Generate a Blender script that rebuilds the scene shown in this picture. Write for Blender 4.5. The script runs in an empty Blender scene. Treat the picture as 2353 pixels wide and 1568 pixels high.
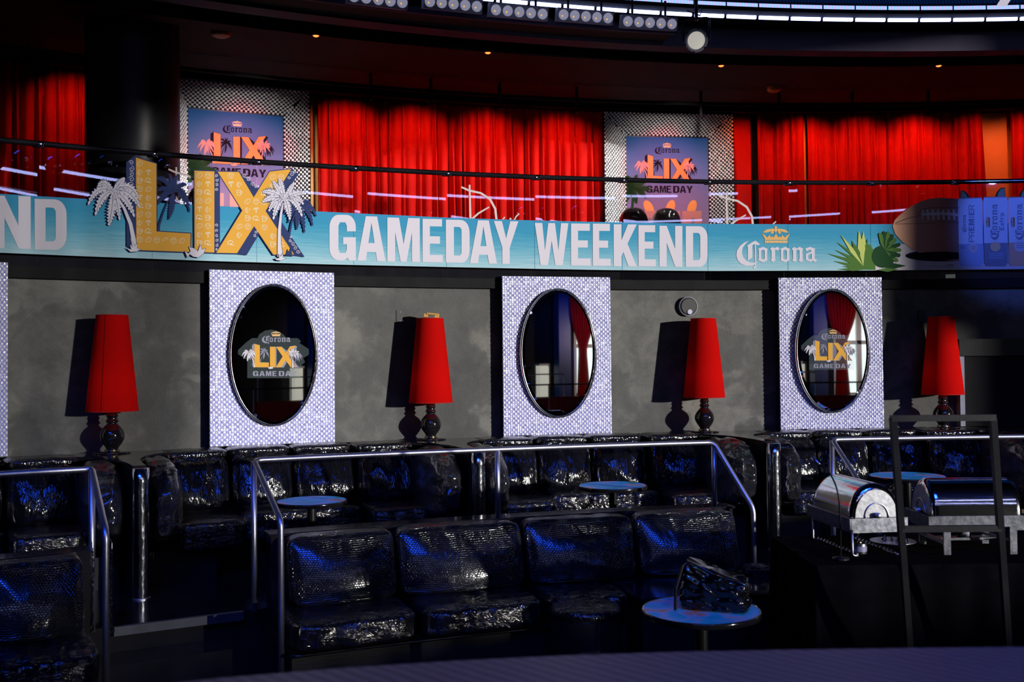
import bpy, bmesh, math, random
from mathutils import Vector, Matrix, noise
from mathutils.geometry import tessellate_polygon
random.seed(7)
PI = math.pi
S = bpy.context.scene
COL = S.collection

# ------------------------------------------------------------------ camera
F = 2288.0; CZ = 2.15
_p = math.atan(51 / F); _r = 0.010
FW = Vector((0, math.cos(_p), math.sin(_p))); U0 = Vector((0, -math.sin(_p), math.cos(_p))); R0 = Vector((1, 0, 0))
RT = R0 * math.cos(_r) - U0 * math.sin(_r); UP = U0 * math.cos(_r) + R0 * math.sin(_r)
CAM = Vector((0, 0, CZ))
cd = bpy.data.cameras.new('camera'); cam = bpy.data.objects.new('camera', cd); COL.objects.link(cam)
cd.sensor_width = 36; cd.lens = F / 2353 * 36; cd.clip_end = 200; cd.clip_start = 0.05
cam.matrix_world = Matrix(((RT.x, UP.x, -FW.x, 0), (RT.y, UP.y, -FW.y, 0), (RT.z, UP.z, -FW.z, CZ), (0, 0, 0, 1)))
cd.dof.use_dof = True; cd.dof.focus_distance = 10.3; cd.dof.aperture_fstop = 3.2
S.camera = cam
S.view_settings.view_transform = 'Standard'; S.view_settings.look = 'None'; S.view_settings.gamma = 1
S.view_settings.use_curve_mapping = False; S.view_settings.exposure = 0.0
S.cycles.max_bounces = 6; S.cycles.transparent_max_bounces = 12; S.cycles.caustics_reflective = False
S.cycles.caustics_refractive = False; S.cycles.sample_clamp_indirect = 4.0

w = bpy.data.worlds.new('night'); S.world = w; w.use_nodes = True
w.node_tree.nodes['Background'].inputs[0].default_value = (0.05, 0.07, 0.25, 1)
w.node_tree.nodes['Background'].inputs[1].default_value = 0.03

CX, CY = 4.65, -6.4           # centre of the round room
SUN_A = math.radians(50); SUN_T = 0.09
sd = bpy.data.lights.new('daylight', 'SUN'); sd.energy = 4.3; sd.angle = math.radians(1.0); sd.color = (1, .965, .90)
so = bpy.data.objects.new('daylight', sd); COL.objects.link(so)
sv = Vector((math.sin(SUN_A), -math.cos(SUN_A), SUN_T)).normalized()
so.rotation_euler = sv.to_track_quat('Z', 'Y').to_euler(); so.location = (15, -10, 5)

def area(name, loc, target, size, energy, color, sy=None):
    d = bpy.data.lights.new(name, 'AREA'); d.energy = energy; d.color = color; d.size = size
    if sy: d.shape = 'RECTANGLE'; d.size_y = sy
    o = bpy.data.objects.new(name, d); COL.objects.link(o); o.location = loc
    o.rotation_euler = (Vector(loc) - Vector(target)).to_track_quat('Z', 'Y').to_euler(); return o
def spot(name, loc, target, energy, color, ang, blend=.6, rad=.03):
    d = bpy.data.lights.new(name, 'SPOT'); d.energy = energy; d.color = color; d.spot_size = math.radians(ang)
    d.spot_blend = blend; d.shadow_soft_size = rad
    o = bpy.data.objects.new(name, d); COL.objects.link(o); o.location = loc
    o.rotation_euler = (Vector(loc) - Vector(target)).to_track_quat('Z', 'Y').to_euler(); return o

for _k in range(7): spot('added_blue_wash', (-5.2 + 1.9 * _k, 1.2 + .25 * (_k % 2), 6.3), (-4.6 + 1.75 * _k, 6.9 + .3 * _k, .5), 560, (.015, .085, 1.0), 38, 1, .85)  # unseen blue lamps added for glints on the vinyl seats
spot('added_table_fill', (2.6, 1.5, 6.3), (1.05, 5.5, .8), 150, (.10, .55, 1.0), 13, .6, .1)  # unseen lamp added to turn the foreground tabletop bluer
spot('stage_wash_banner', (8.5, 3.0, 5.6), (6.05, 10.9, 3.75), 1500, (.08, .17, 1.0), 12.5, .35, .1)
spot('stage_wash_fascia', (5.5, 3.5, 3.0), (4.5, 10.2, 5.5), 3, (.25, .2, 1.0), 60, 1, .2)
spot('stage_wash_counter', (2.2, 0.5, 6.0), (1.3, 1.8, 1.5), 170, (.10, .11, 1.0), 58, 1, .3)

spot('added_blinder_fill', (0.8, 3.5, 4.4), (0.6, 9.6, 5.68), 90, (.7, .72, 1), 24, .8, .15)  # unseen lamp added to brighten the blinder housings
spot('added_curtain_fill', (16.6, -8.5, 3.2), (14.6, -11.8, 2.6), 260, (1, .75, .7), 60, .8, .2)  # unseen lamp added to lift the curtain that the mirrors show
spot('added_column_fill', (12.5, -8.5, 5.0), (13.8, -12.1, 3.5), 300, (.05, .15, 1), 40, .8, .2)  # unseen blue lamp added to colour the rear column

# ------------------------------------------------------------------ projection helpers (plan the place from the photo)
def ray(px, py): return FW + RT * ((px - 1176.5) / F) + UP * ((784 - py) / F)
def P(px, py, d): v = ray(px, py); return CAM + v * (d / v.y)
def PZ(px, py, z): v = ray(px, py); return CAM + v * ((z - CZ) / v.z)
def PR(px, py, r):
    v = ray(px, py); a = v.x ** 2 + v.y ** 2; b = -2 * (v.x * CX + v.y * CY); c = CX ** 2 + CY ** 2 - r * r
    t = (-b + math.sqrt(b * b - 4 * a * c)) / (2 * a); return CAM + v * t
def TH(p): return math.atan2(p[0] - CX, p[1] - CY)
def pol(th, r, z=0): return Vector((CX + r * math.sin(th), CY + r * math.cos(th), z))
def thx(px, py, r): return TH(PR(px, py, r))

# ------------------------------------------------------------------ materials
M = {}
def mat(name, color=(.5, .5, .5), rough=.5, metal=0, coat=0, emis=None, estr=1, spec=.5, alpha=None):
    m = bpy.data.materials.new(name); m.use_nodes = True; b = m.node_tree.nodes['Principled BSDF']
    b.inputs['Base Color'].default_value = (*color, 1); b.inputs['Roughness'].default_value = rough
    b.inputs['Metallic'].default_value = metal; b.inputs['Coat Weight'].default_value = coat
    b.inputs['Coat Roughness'].default_value = .05; b.inputs['Specular IOR Level'].default_value = spec
    if emis: b.inputs['Emission Color'].default_value = (*emis, 1); b.inputs['Emission Strength'].default_value = estr
    M[name] = m; return m
def nd(m, t, **kw):
    n = m.node_tree.nodes.new(t)
    for k, v in kw.items():
        if k in n.inputs: n.inputs[k].default_value = v
        else: setattr(n, k, v)
    return n
def ln(m, a, b): m.node_tree.links.new(a, b)
def bsdf(m): return m.node_tree.nodes['Principled BSDF']
def bump(m, height, strength, dist=.01):
    b = nd(m, 'ShaderNodeBump', Strength=strength, Distance=dist); ln(m, height, b.inputs['Height'])
    ln(m, b.outputs[0], bsdf(m).inputs['Normal']); return b
def ramp(m, fac, stops):
    r = nd(m, 'ShaderNodeValToRGB'); e = r.color_ramp.elements
    while len(e) < len(stops): e.new(.5)
    for k, (p, c) in enumerate(stops): e[k].position = p; e[k].color = (*c, 1)
    ln(m, fac, r.inputs[0]); return r
def coords(m, kind='Object', scale=(1, 1, 1)):
    t = nd(m, 'ShaderNodeTexCoord'); mp = nd(m, 'ShaderNodeMapping'); mp.inputs['Scale'].default_value = scale
    ln(m, t.outputs[kind], mp.inputs[0]); return mp.outputs[0]
def noisy(name, c1, c2, scale=3, rough=.6, detail=4, bs=.1, bscale=40, kind='Object', sc=(1, 1, 1), **kw):
    m = mat(name, c1, rough, **kw); co = coords(m, kind, sc)
    n = nd(m, 'ShaderNodeTexNoise', Scale=scale, Detail=detail); ln(m, co, n.inputs['Vector'])
    r = ramp(m, n.outputs[0], [(.3, c1), (.7, c2)]); ln(m, r.outputs[0], bsdf(m).inputs['Base Color'])
    if bs:
        n2 = nd(m, 'ShaderNodeTexNoise', Scale=bscale, Detail=3); ln(m, co, n2.inputs['Vector']); bump(m, n2.outputs[0], bs, .01)
    return m

# trowelled dark plaster
m = mat('plaster', (.08, .08, .075), .62); co = coords(m, 'UV')
v = nd(m, 'ShaderNodeTexVoronoi', Scale=2.6); v.feature = 'SMOOTH_F1'; v.inputs['Smoothness'].default_value = .25
n0 = nd(m, 'ShaderNodeTexNoise', Scale=2.2, Detail=5, Distortion=.6); ln(m, co, n0.inputs['Vector'])
mx = nd(m, 'ShaderNodeMixRGB'); mx.inputs[0].default_value = .5; ln(m, co, mx.inputs[1]); ln(m, n0.outputs[1], mx.inputs[2]); ln(m, mx.outputs[0], v.inputs['Vector'])
n1 = nd(m, 'ShaderNodeTexNoise', Scale=3.2, Detail=12, Roughness=.72, Distortion=.3); ln(m, co, n1.inputs['Vector'])
sepc = nd(m, 'ShaderNodeMixRGB'); sepc.inputs[0].default_value = .42; ln(m, n1.outputs[0], sepc.inputs[1]); ln(m, v.outputs['Color'], sepc.inputs[2])
r = ramp(m, sepc.outputs[0], [(.34, (.018, .019, .020)), (.5, (.046, .047, .044)), (.66, (.115, .112, .102))])
ln(m, r.outputs[0], bsdf(m).inputs['Base Color'])
n2 = nd(m, 'ShaderNodeTexNoise', Scale=60, Detail=4); ln(m, co, n2.inputs['Vector']); bump(m, n2.outputs[0], .25, .006)

mat('bead', (.92, .91, .93), .25, coat=.3, spec=.6); mat('gap_dark', (.03, .03, .045), .25, metal=.5)
mat('facet', (.36, .37, .70), .3, metal=.3)
noisy('black_gloss', (.006, .006, .008), (.012, .011, .014), 4, .13, bs=.03, bscale=12, coat=.4)
noisy('black_satin', (.005, .005, .007), (.009, .009, .011), 6, .38, bs=.05, spec=.25)
noisy('black_matte', (.006, .006, .007), (.010, .010, .011), 6, .8, bs=.08, spec=.2)
noisy('black_wood', (.004, .004, .005), (.010, .009, .011), 3, .5, spec=.2, bs=.12, bscale=8, sc=(1, 1, 14))
noisy('cloth_black', (.0018, .0018, .0024), (.003, .003, .004), 9, 1.0, bs=.2, bscale=300, spec=.02)
noisy('lamp_black', (.006, .005, .006), (.009, .008, .010), 3, .08, bs=0, coat=1)
noisy('chrome', (.80, .80, .82), (.68, .68, .72), 8, .10, bs=.05, bscale=14, metal=1)
noisy('steel', (.62, .62, .70), (.50, .50, .58), 12, .38, bs=.05, bscale=60, metal=1)
noisy('steel_dull', (.09, .10, .12), (.24, .24, .28), 22, .36, bs=.08, bscale=50, metal=1)
noisy('steel_mid', (.35, .36, .40), (.55, .55, .58), 30, .3, bs=.05, bscale=40, metal=.9)
noisy('nosing', (.02, .022, .03), (.035, .04, .05), 6, .5, bs=.05, spec=.3)
noisy('velvet_deep', (.14, .002, .002), (.18, .003, .003), 5, .9, bs=0, spec=.05)
noisy('brass_edge', (.7, .55, .35), (.5, .4, .25), 8, .2, bs=0, metal=1)
m = mat('foil', (.78, .79, .86), .14, metal=1); co = coords(m, 'UV', (1, 1, .35))
n = nd(m, 'ShaderNodeTexVoronoi', Scale=16); ln(m, co, n.inputs[0]); n2 = nd(m, 'ShaderNodeTexNoise', Scale=24, Detail=5); ln(m, co, n2.inputs[0])
a_ = nd(m, 'ShaderNodeMath'); a_.operation = 'ADD'; ln(m, n.outputs[0], a_.inputs[0]); ln(m, n2.outputs[0], a_.inputs[1]); bump(m, a_.outputs[0], .28, .006)
mat('mirror', (.86, .88, .90), .015, metal=1)
# vinyl : crocodile embossed (front) and plastic wrapped (rear)
m = mat('vinyl_croc', (.004, .004, .006), .15, coat=0, spec=.9)
co = coords(m, 'UV'); nz = nd(m, 'ShaderNodeTexNoise', Scale=7, Detail=3); ln(m, co, nz.inputs[0])
mx = nd(m, 'ShaderNodeMixRGB'); mx.inputs[0].default_value = .045; ln(m, co, mx.inputs[1]); ln(m, nz.outputs[1], mx.inputs[2])
br = nd(m, 'ShaderNodeTexBrick', Scale=1.0); br.inputs['Brick Width'].default_value = .019; br.inputs['Row Height'].default_value = .013
br.inputs['Mortar Size'].default_value = .0028; br.inputs['Mortar Smooth'].default_value = 1.0
ln(m, mx.outputs[0], br.inputs['Vector'])
inv = nd(m, 'ShaderNodeMath'); inv.operation = 'SUBTRACT'; inv.inputs[0].default_value = 1; ln(m, br.outputs['Fac'], inv.inputs[1])
mp = nd(m, 'ShaderNodeMapping'); mp.inputs['Scale'].default_value = (9, 3.2, 1); ln(m, co, mp.inputs[0])
wr = nd(m, 'ShaderNodeTexNoise', Scale=2.2, Detail=3, Distortion=1.4); ln(m, mp.outputs[0], wr.inputs[0])
wm = nd(m, 'ShaderNodeMath'); wm.operation = 'MULTIPLY_ADD'; wm.inputs[1].default_value = 1.0; ln(m, wr.outputs[0], wm.inputs[0]); ln(m, inv.outputs[0], wm.inputs[2])
bump(m, wm.outputs[0], .7, .0040)
def wrap_mat(name, sc, s, dist, rough=.13, dstn=1.6):
    m = mat(name, (.004, .004, .006), rough, coat=0, spec=.75); co = coords(m, 'UV', sc)
    n = nd(m, 'ShaderNodeTexNoise', Scale=1.0, Detail=5, Distortion=dstn, Roughness=.55); ln(m, co, n.inputs[0])
    ms = nd(m, 'ShaderNodeTexNoise', Scale=2.7, Detail=3, Distortion=dstn); ln(m, co, ms.inputs[0])
    # ridged creases
    s1 = nd(m, 'ShaderNodeMath'); s1.operation = 'SUBTRACT'; s1.inputs[1].default_value = .5; ln(m, ms.outputs[0], s1.inputs[0])
    s2 = nd(m, 'ShaderNodeMath'); s2.operation = 'ABSOLUTE'; ln(m, s1.outputs[0], s2.inputs[0])
    s3 = nd(m, 'ShaderNodeMath'); s3.operation = 'MULTIPLY_ADD'; s3.inputs[1].default_value = -1.1; ln(m, s2.outputs[0], s3.inputs[0]); ln(m, n.outputs[0], s3.inputs[2])
    bump(m, s3.outputs[0], s, dist); return m
wrap_mat('vinyl_wrap', (6, 1.8, 1), .8, .022, .10)
wrap_mat('vinyl_wing', (26, 11.0, 1), 1.0, .03, .16); bsdf(M['vinyl_wing']).inputs['Coat Weight'].default_value = .8; bsdf(M['vinyl_wing']).inputs['Coat Roughness'].default_value = .12
wrap_mat('vinyl_seat', (4, 7, 1), .7, .018, .10)
wrap_mat('plastic_wrap', (14, 14, 14), 1.0, .05, .08)
# shades, curtains
m = mat('lamp_shade', (.52, .004, .003), .9, spec=.05); co = coords(m)
tr = nd(m, 'ShaderNodeBsdfTranslucent'); tr.inputs[0].default_value = (.9, .02, .01, 1); ms = nd(m, 'ShaderNodeMixShader'); ms.inputs[0].default_value = .35
out = m.node_tree.nodes['Material Output']; ln(m, bsdf(m).outputs[0], ms.inputs[1]); ln(m, tr.outputs[0], ms.inputs[2]); ln(m, ms.outputs[0], out.inputs[0])
wv = nd(m, 'ShaderNodeTexNoise', Scale=260, Detail=1); ln(m, co, wv.inputs[0]); bump(m, wv.outputs[0], .12, .003)
noisy('velvet', (.46, .005, .003), (.56, .008, .005), 5, .85, bs=.2, bscale=90, spec=.15)
noisy('velvet_dark', (.30, .004, .004), (.40, .008, .006), 5, .8, bs=.2, bscale=90)
noisy('orange_panel', (.62, .28, .05), (.72, .36, .09), 2, .5, bs=.1, bscale=20)
noisy('ceiling_brown', (.028, .016, .014), (.036, .020, .017), 1, .85, bs=.1, spec=.2)
noisy('fascia_paint', (.05, .045, .07), (.07, .06, .09), 1.5, .6, bs=.05, spec=.06)
noisy('fixture_grey', (.22, .23, .30), (.27, .28, .35), 10, .5, bs=.05, spec=.2)
mat('lens', (.30, .30, .36), .25, coat=.3, emis=(.62, .62, .85), estr=.33)
mat('lens_core', (.9, .6, .25), .2, emis=(1, .55, .12), estr=.8)
mat('spot_glass', (.4, .39, .35), .3, coat=.3, emis=(1, .95, .85), estr=.42)
mat('led', (.8, .8, .9), .3, emis=(.42, .50, 1.0), estr=5.5); mat('led_over', (.8, .8, .9), .3, emis=(.45, .50, 1.0), estr=13)
m = mat('bar_reflection_glow', (.2, .3, .6), .25, metal=.3, emis=(.3, .5, 1), estr=1.25); co = coords(m, 'UV')  # reflection of the bars in a metal strip, painted as glow
wv = nd(m, 'ShaderNodeTexWave', Scale=1.6); wv.bands_direction = 'X'; ln(m, co, wv.inputs[0])
r = ramp(m, wv.outputs[0], [(0, (.22, .48, 1.0)), (.6, (.35, .55, .95)), (1, (.62, .35, .90))]); ln(m, r.outputs[0], bsdf(m).inputs['Emission Color'])
m = mat('led_screen', (.006, .01, .02), .4, emis=(.0, .02, .12), estr=.5); co = coords(m, 'UV', (1, 1, 1))
ck = nd(m, 'ShaderNodeTexChecker', Scale=60); ln(m, co, ck.inputs[0]); ck.inputs[1].default_value = (.0, .02, .12, 1); ck.inputs[2].default_value = (.0, .004, .02, 1)
ln(m, ck.outputs[0], bsdf(m).inputs['Emission Color'])
mat('led_white', (.7, .7, .75), .4, emis=(.75, .7, .8), estr=.7)
mat('red_bulb', (.9, .2, .1), .3, emis=(1, .14, .03), estr=4)
mat('day_pane', (.8, .85, .85), .3, emis=(.72, .84, .80), estr=1.1)
mat('painted_glow', (.6, .6, .5), .4, emis=(.55, .55, .45), estr=.7)  # glow put into pillar and poster print in place of daylight on them
noisy('pale_trim', (.62, .63, .58), (.7, .7, .66), 3, .6, bs=.05)
noisy('blue_paint', (.01, .03, .12), (.015, .04, .16), 3, .4, bs=.05)
noisy('wood_brown', (.12, .05, .02), (.2, .09, .04), 5, .5, bs=.1, sc=(1, 1, 12))
noisy('oxblood', (.25, .02, .015), (.32, .03, .02), 4, .25, bs=.1, coat=.4)
# glass
m = bpy.data.materials.new('glass'); m.use_nodes = True; M['glass'] = m; nt = m.node_tree; nt.nodes.remove(nt.nodes['Principled BSDF'])
tb = nd(m, 'ShaderNodeBsdfTransparent'); tb.inputs[0].default_value = (.90, .92, .95, 1); gb = nd(m, 'ShaderNodeBsdfGlossy', Roughness=.01)
lw = nd(m, 'ShaderNodeFresnel', IOR=1.5); mt = nd(m, 'ShaderNodeMath'); mt.operation = 'MULTIPLY'; mt.inputs[1].default_value = 1.8; ln(m, lw.outputs[0], mt.inputs[0])
ms = nd(m, 'ShaderNodeMixShader'); ln(m, mt.outputs[0], ms.inputs[0]); ln(m, tb.outputs[0], ms.inputs[1]); ln(m, gb.outputs[0], ms.inputs[2]); ln(m, ms.outputs[0], nt.nodes['Material Output'].inputs[0])
m = bpy.data.materials.new('clear_film'); m.use_nodes = True; M['clear_film'] = m; nt = m.node_tree; nt.nodes.remove(nt.nodes['Principled BSDF'])
tb = nd(m, 'ShaderNodeBsdfTransparent'); db = nd(m, 'ShaderNodeBsdfDiffuse'); db.inputs[0].default_value = (.35, .45, .48, 1)
ms = nd(m, 'ShaderNodeMixShader'); ms.inputs[0].default_value = .10; ln(m, tb.outputs[0], ms.inputs[1]); ln(m, db.outputs[0], ms.inputs[2]); ln(m, ms.outputs[0], nt.nodes['Material Output'].inputs[0])
# prints
def uvgrad(name, stops, axis=1, rough=.65, waves=True, emis=0):
    m = mat(name, (.5, .5, .5), rough); co = coords(m, 'UV'); sp = nd(m, 'ShaderNodeSeparateXYZ'); ln(m, co, sp.inputs[0])
    f = sp.outputs[axis]
    if waves:
        mp = nd(m, 'ShaderNodeMapping'); mp.inputs['Scale'].default_value = (5, 34, 1); ln(m, co, mp.inputs[0])
        n = nd(m, 'ShaderNodeTexNoise', Scale=1.0, Detail=6, Roughness=.7); ln(m, mp.outputs[0], n.inputs[0])
        a = nd(m, 'ShaderNodeMath'); a.operation = 'MULTIPLY_ADD'; a.inputs[1].default_value = .7; ln(m, n.outputs[0], a.inputs[0])
        s = nd(m, 'ShaderNodeMath'); s.operation = 'SUBTRACT'; s.inputs[1].default_value = .35; ln(m, f, s.inputs[0]); ln(m, s.outputs[0], a.inputs[2]); f = a.outputs[0]
    bsdf(m).inputs['Specular IOR Level'].default_value = .12; r = ramp(m, f, stops); ln(m, r.outputs[0], bsdf(m).inputs['Base Color'])
    if emis: ln(m, r.outputs[0], bsdf(m).inputs['Emission Color']); bsdf(m).inputs['Emission Strength'].default_value = emis
    return m
uvgrad('water_print', [(0, (.36, .54, .62)), (.18, (.23, .46, .57)), (.45, (.10, .35, .50)), (.75, (.035, .27, .45)), (1, (.035, .25, .46))])
uvgrad('sand_print', [(0, (.60, .55, .62)), (1, (.50, .48, .58))], waves=False)
uvgrad('poster_print', [(0, (.12, .08, .12)), (.30, (.24, .14, .18)), (.5, (.18, .13, .24)), (.75, (.07, .11, .26)), (1, (.01, .06, .20))], waves=False, emis=.3)
mat('p_white', (.60, .57, .66), .6, spec=.2); mat('p_yellow', (.66, .33, .035), .6, spec=.2); mat('p_icon', (.66, .56, .42), .6); mat('p_navy', (.030, .045, .14), .8, spec=.1)
mat('p_script', (.55, .46, .46), .6); mat('p_black', (.010, .008, .02), .85, spec=.08); mat('p_leaf', (.07, .16, .035), .7, spec=.1); mat('p_leafdk', (.012, .055, .018), .7, spec=.1)
mat('p_lime', (.42, .48, .08), .5); mat('p_can', (.48, .55, .72), .4); mat('p_cannavy', (.03, .03, .12), .4); mat('p_canorange', (.5, .18, .03), .4)
mat('p_canblue', (.16, .24, .5), .4); mat('p_gold', (.62, .34, .08), .4); mat('p_pink', (.42, .22, .20), .6); mat('p_grey', (.17, .17, .26), .5)
mat('p_orange', (.50, .19, .03), .6); mat('p_limeflesh', (.16, .22, .12), .5)
for k in ('p_yellow', 'p_pink', 'p_orange'): pass
m = mat('p_ball', (.25, .1, .06), .5); co = coords(m, 'UV'); g = nd(m, 'ShaderNodeTexNoise', Scale=1.3, Detail=1); ln(m, co, g.inputs[0])
sp = nd(m, 'ShaderNodeSeparateXYZ'); ln(m, co, sp.inputs[0]); r = ramp(m, sp.outputs[0], [(0, (.60, .30, .18)), (.45, (.50, .22, .15)), (.75, (.36, .13, .10)), (1, (.20, .07, .07))]); ln(m, r.outputs[0], bsdf(m).inputs['Base Color'])
m = mat('table_print', (.1, .3, .6), .5, spec=.15); co = coords(m, 'Object', (1, 1, 1)); n = nd(m, 'ShaderNodeTexNoise', Scale=4.2, Detail=2, Distortion=1.0); ln(m, co, n.inputs[0])
r = ramp(m, n.outputs[0], [(.30, (.05, .34, .14)), (.38, (.03, .42, .75)), (.50, (.04, .50, 1.0)), (.58, (.50, .45, .90)), (.66, (.95, .28, .06)), (.73, (.05, .45, 1.0))]); ln(m, r.outputs[0], bsdf(m).inputs['Base Color'])
m = mat('counter_weave', (.3, .3, .36), .55); co = coords(m, 'Object', (1, 1, 1))
wv = nd(m, 'ShaderNodeTexWave', Scale=14, Distortion=1.5); wv.bands_direction = 'DIAGONAL'; ln(m, co, wv.inputs[0])
r = ramp(m, wv.outputs[0], [(0, (.16, .15, .18)), (1, (.30, .29, .32))]); ln(m, r.outputs[0], bsdf(m).inputs['Base Color'])

# ------------------------------------------------------------------ mesh helpers
def meta(o, label=None, cat=None, group=None, kind=None):
    if label: o['label'] = label
    if cat: o['category'] = cat
    if group: o['group'] = group
    if kind: o['kind'] = kind
    return o
def thing(name, loc, label, cat, group=None, rz=0):
    o = bpy.data.objects.new(name, None); COL.objects.link(o); o.location = loc; o.rotation_euler = (0, 0, rz); o.empty_display_size = .1
    return meta(o, label, cat, group)
def mk(name, verts, faces, mats, parent=None, mi=None, smooth=False, uvs=None, loc=None, local=False):
    """link one mesh object; verts are world coordinates unless local"""
    me = bpy.data.meshes.new(name); base = Vector((0, 0, 0))
    if loc is not None: base = Vector(loc)
    chain = Vector((0, 0, 0)); q = parent
    while q is not None: chain = chain + Vector(q.location); q = q.parent
    off = Vector((0, 0, 0)) if local else (base if parent is None else chain)
    me.from_pydata([tuple(Vector(v) - off) for v in verts], [], faces)
    for mm in (mats if isinstance(mats, (list, tuple)) else [mats]): me.materials.append(M[mm])
    if mi: me.polygons.foreach_set('material_index', mi)
    if smooth: me.polygons.foreach_set('use_smooth', [True] * len(me.polygons))
    if uvs:
        ul = me.uv_layers.new(name='UVMap')
        for l in me.loops: ul.data[l.index].uv = uvs[l.vertex_index]
    me.update()
    o = bpy.data.objects.new(name, me); COL.objects.link(o)
    if parent: o.parent = parent
    elif not local or loc is not None: o.location = base
    return o
def join(parts):
    V, Fa = [], []
    for v, f in parts:
        n = len(V); V += list(v); Fa += [tuple(i + n for i in q) for q in f]
    return V, Fa
def box(x0, x1, y0, y1, z0, z1):
    V = [(x, y, z) for z in (z0, z1) for y in (y0, y1) for x in (x0, x1)]
    return V, [(0, 2, 3, 1), (4, 5, 7, 6), (0, 1, 5, 4), (2, 6, 7, 3), (0, 4, 6, 2), (1, 3, 7, 5)]
def prism(pts, z0, z1):
    n = len(pts); V = [(p[0], p[1], z0) for p in pts] + [(p[0], p[1], z1) for p in pts]
    tr = tessellate_polygon([[Vector((p[0], p[1], 0)) for p in pts]])
    Fa = [tuple(reversed(t)) for t in tr] + [tuple(i + n for i in t) for t in tr]
    Fa += [(i, (i + 1) % n, n + (i + 1) % n, n + i) for i in range(n)]
    return V, Fa
def pbox(t0, t1, r0, r1, z0, z1, n=None):
    """box in the round room: angle, radius, height"""
    n = n or max(2, int(abs(t1 - t0) * 17 / .25)); V = []; Fa = []
    for i in range(n + 1):
        t = t0 + (t1 - t0) * i / n
        V += [pol(t, r0, z0), pol(t, r1, z0), pol(t, r1, z1), pol(t, r0, z1)]
    for i in range(n):
        a = i * 4; b = a + 4
        for k in range(4): Fa.append((a + k, a + (k + 1) % 4, b + (k + 1) % 4, b + k))
    Fa += [(3, 2, 1, 0), (n * 4, n * 4 + 1, n * 4 + 2, n * 4 + 3)]
    return V, Fa
def lathe(prof, n=40, c=(0, 0, 0)):
    V = []; Fa = []
    for r, z in prof:
        for k in range(n): a = 2 * PI * k / n; V.append((c[0] + r * math.cos(a), c[1] + r * math.sin(a), c[2] + z))
    for i in range(len(prof) - 1):
        for k in range(n): Fa.append((i * n + k, i * n + (k + 1) % n, (i + 1) * n + (k + 1) % n, (i + 1) * n + k))
    return V, Fa
def tube(path, r, n=12, cap=True):
    path = [Vector(p) for p in path]; V = []; Fa = []; prev = None
    for i, p in enumerate(path):
        d = (path[min(i + 1, len(path) - 1)] - path[max(i - 1, 0)]).normalized()
        if prev is None: a = d.orthogonal().normalized()
        else: a = (prev - d * prev.dot(d)).normalized()
        b = d.cross(a); prev = a
        for k in range(n): t = 2 * PI * k / n; V.append(p + (a * math.cos(t) + b * math.sin(t)) * (r[i] if isinstance(r, list) else r))
    for i in range(len(path) - 1):
        for k in range(n): Fa.append((i * n + k, i * n + (k + 1) % n, (i + 1) * n + (k + 1) % n, (i + 1) * n + k))
    if cap: Fa += [tuple(reversed(range(n))), tuple(range((len(path) - 1) * n, len(path) * n))]
    return V, Fa
def bend(pts, rad=.07, n=6):
    """round the corners of a polyline"""
    pts = [Vector(p) for p in pts]; out = [pts[0]]
    for i in range(1, len(pts) - 1):
        a, b, c = pts[i - 1], pts[i], pts[i + 1]; u = (a - b).normalized(); v = (c - b).normalized()
        q = min(rad, (a - b).length * .4, (c - b).length * .4); s = b + u * q; e = b + v * q
        for k in range(n + 1): t = k / n; out.append(s * (1 - t) ** 2 + b * 2 * t * (1 - t) + e * t * t)
    out.append(pts[-1]); return out
def sqtube(path, h, cap=True):
    return tube(path, h, 4, cap)
def grid_cube(n):
    bm = bmesh.new(); bmesh.ops.create_cube(bm, size=2); bmesh.ops.subdivide_edges(bm, edges=bm.edges[:], cuts=n, use_grid_fill=True)
    V = [v.co.copy() for v in bm.verts]; Fa = [tuple(v.index for v in f.verts) for f in bm.faces]; bm.free(); return V, Fa
GC = {}
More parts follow.
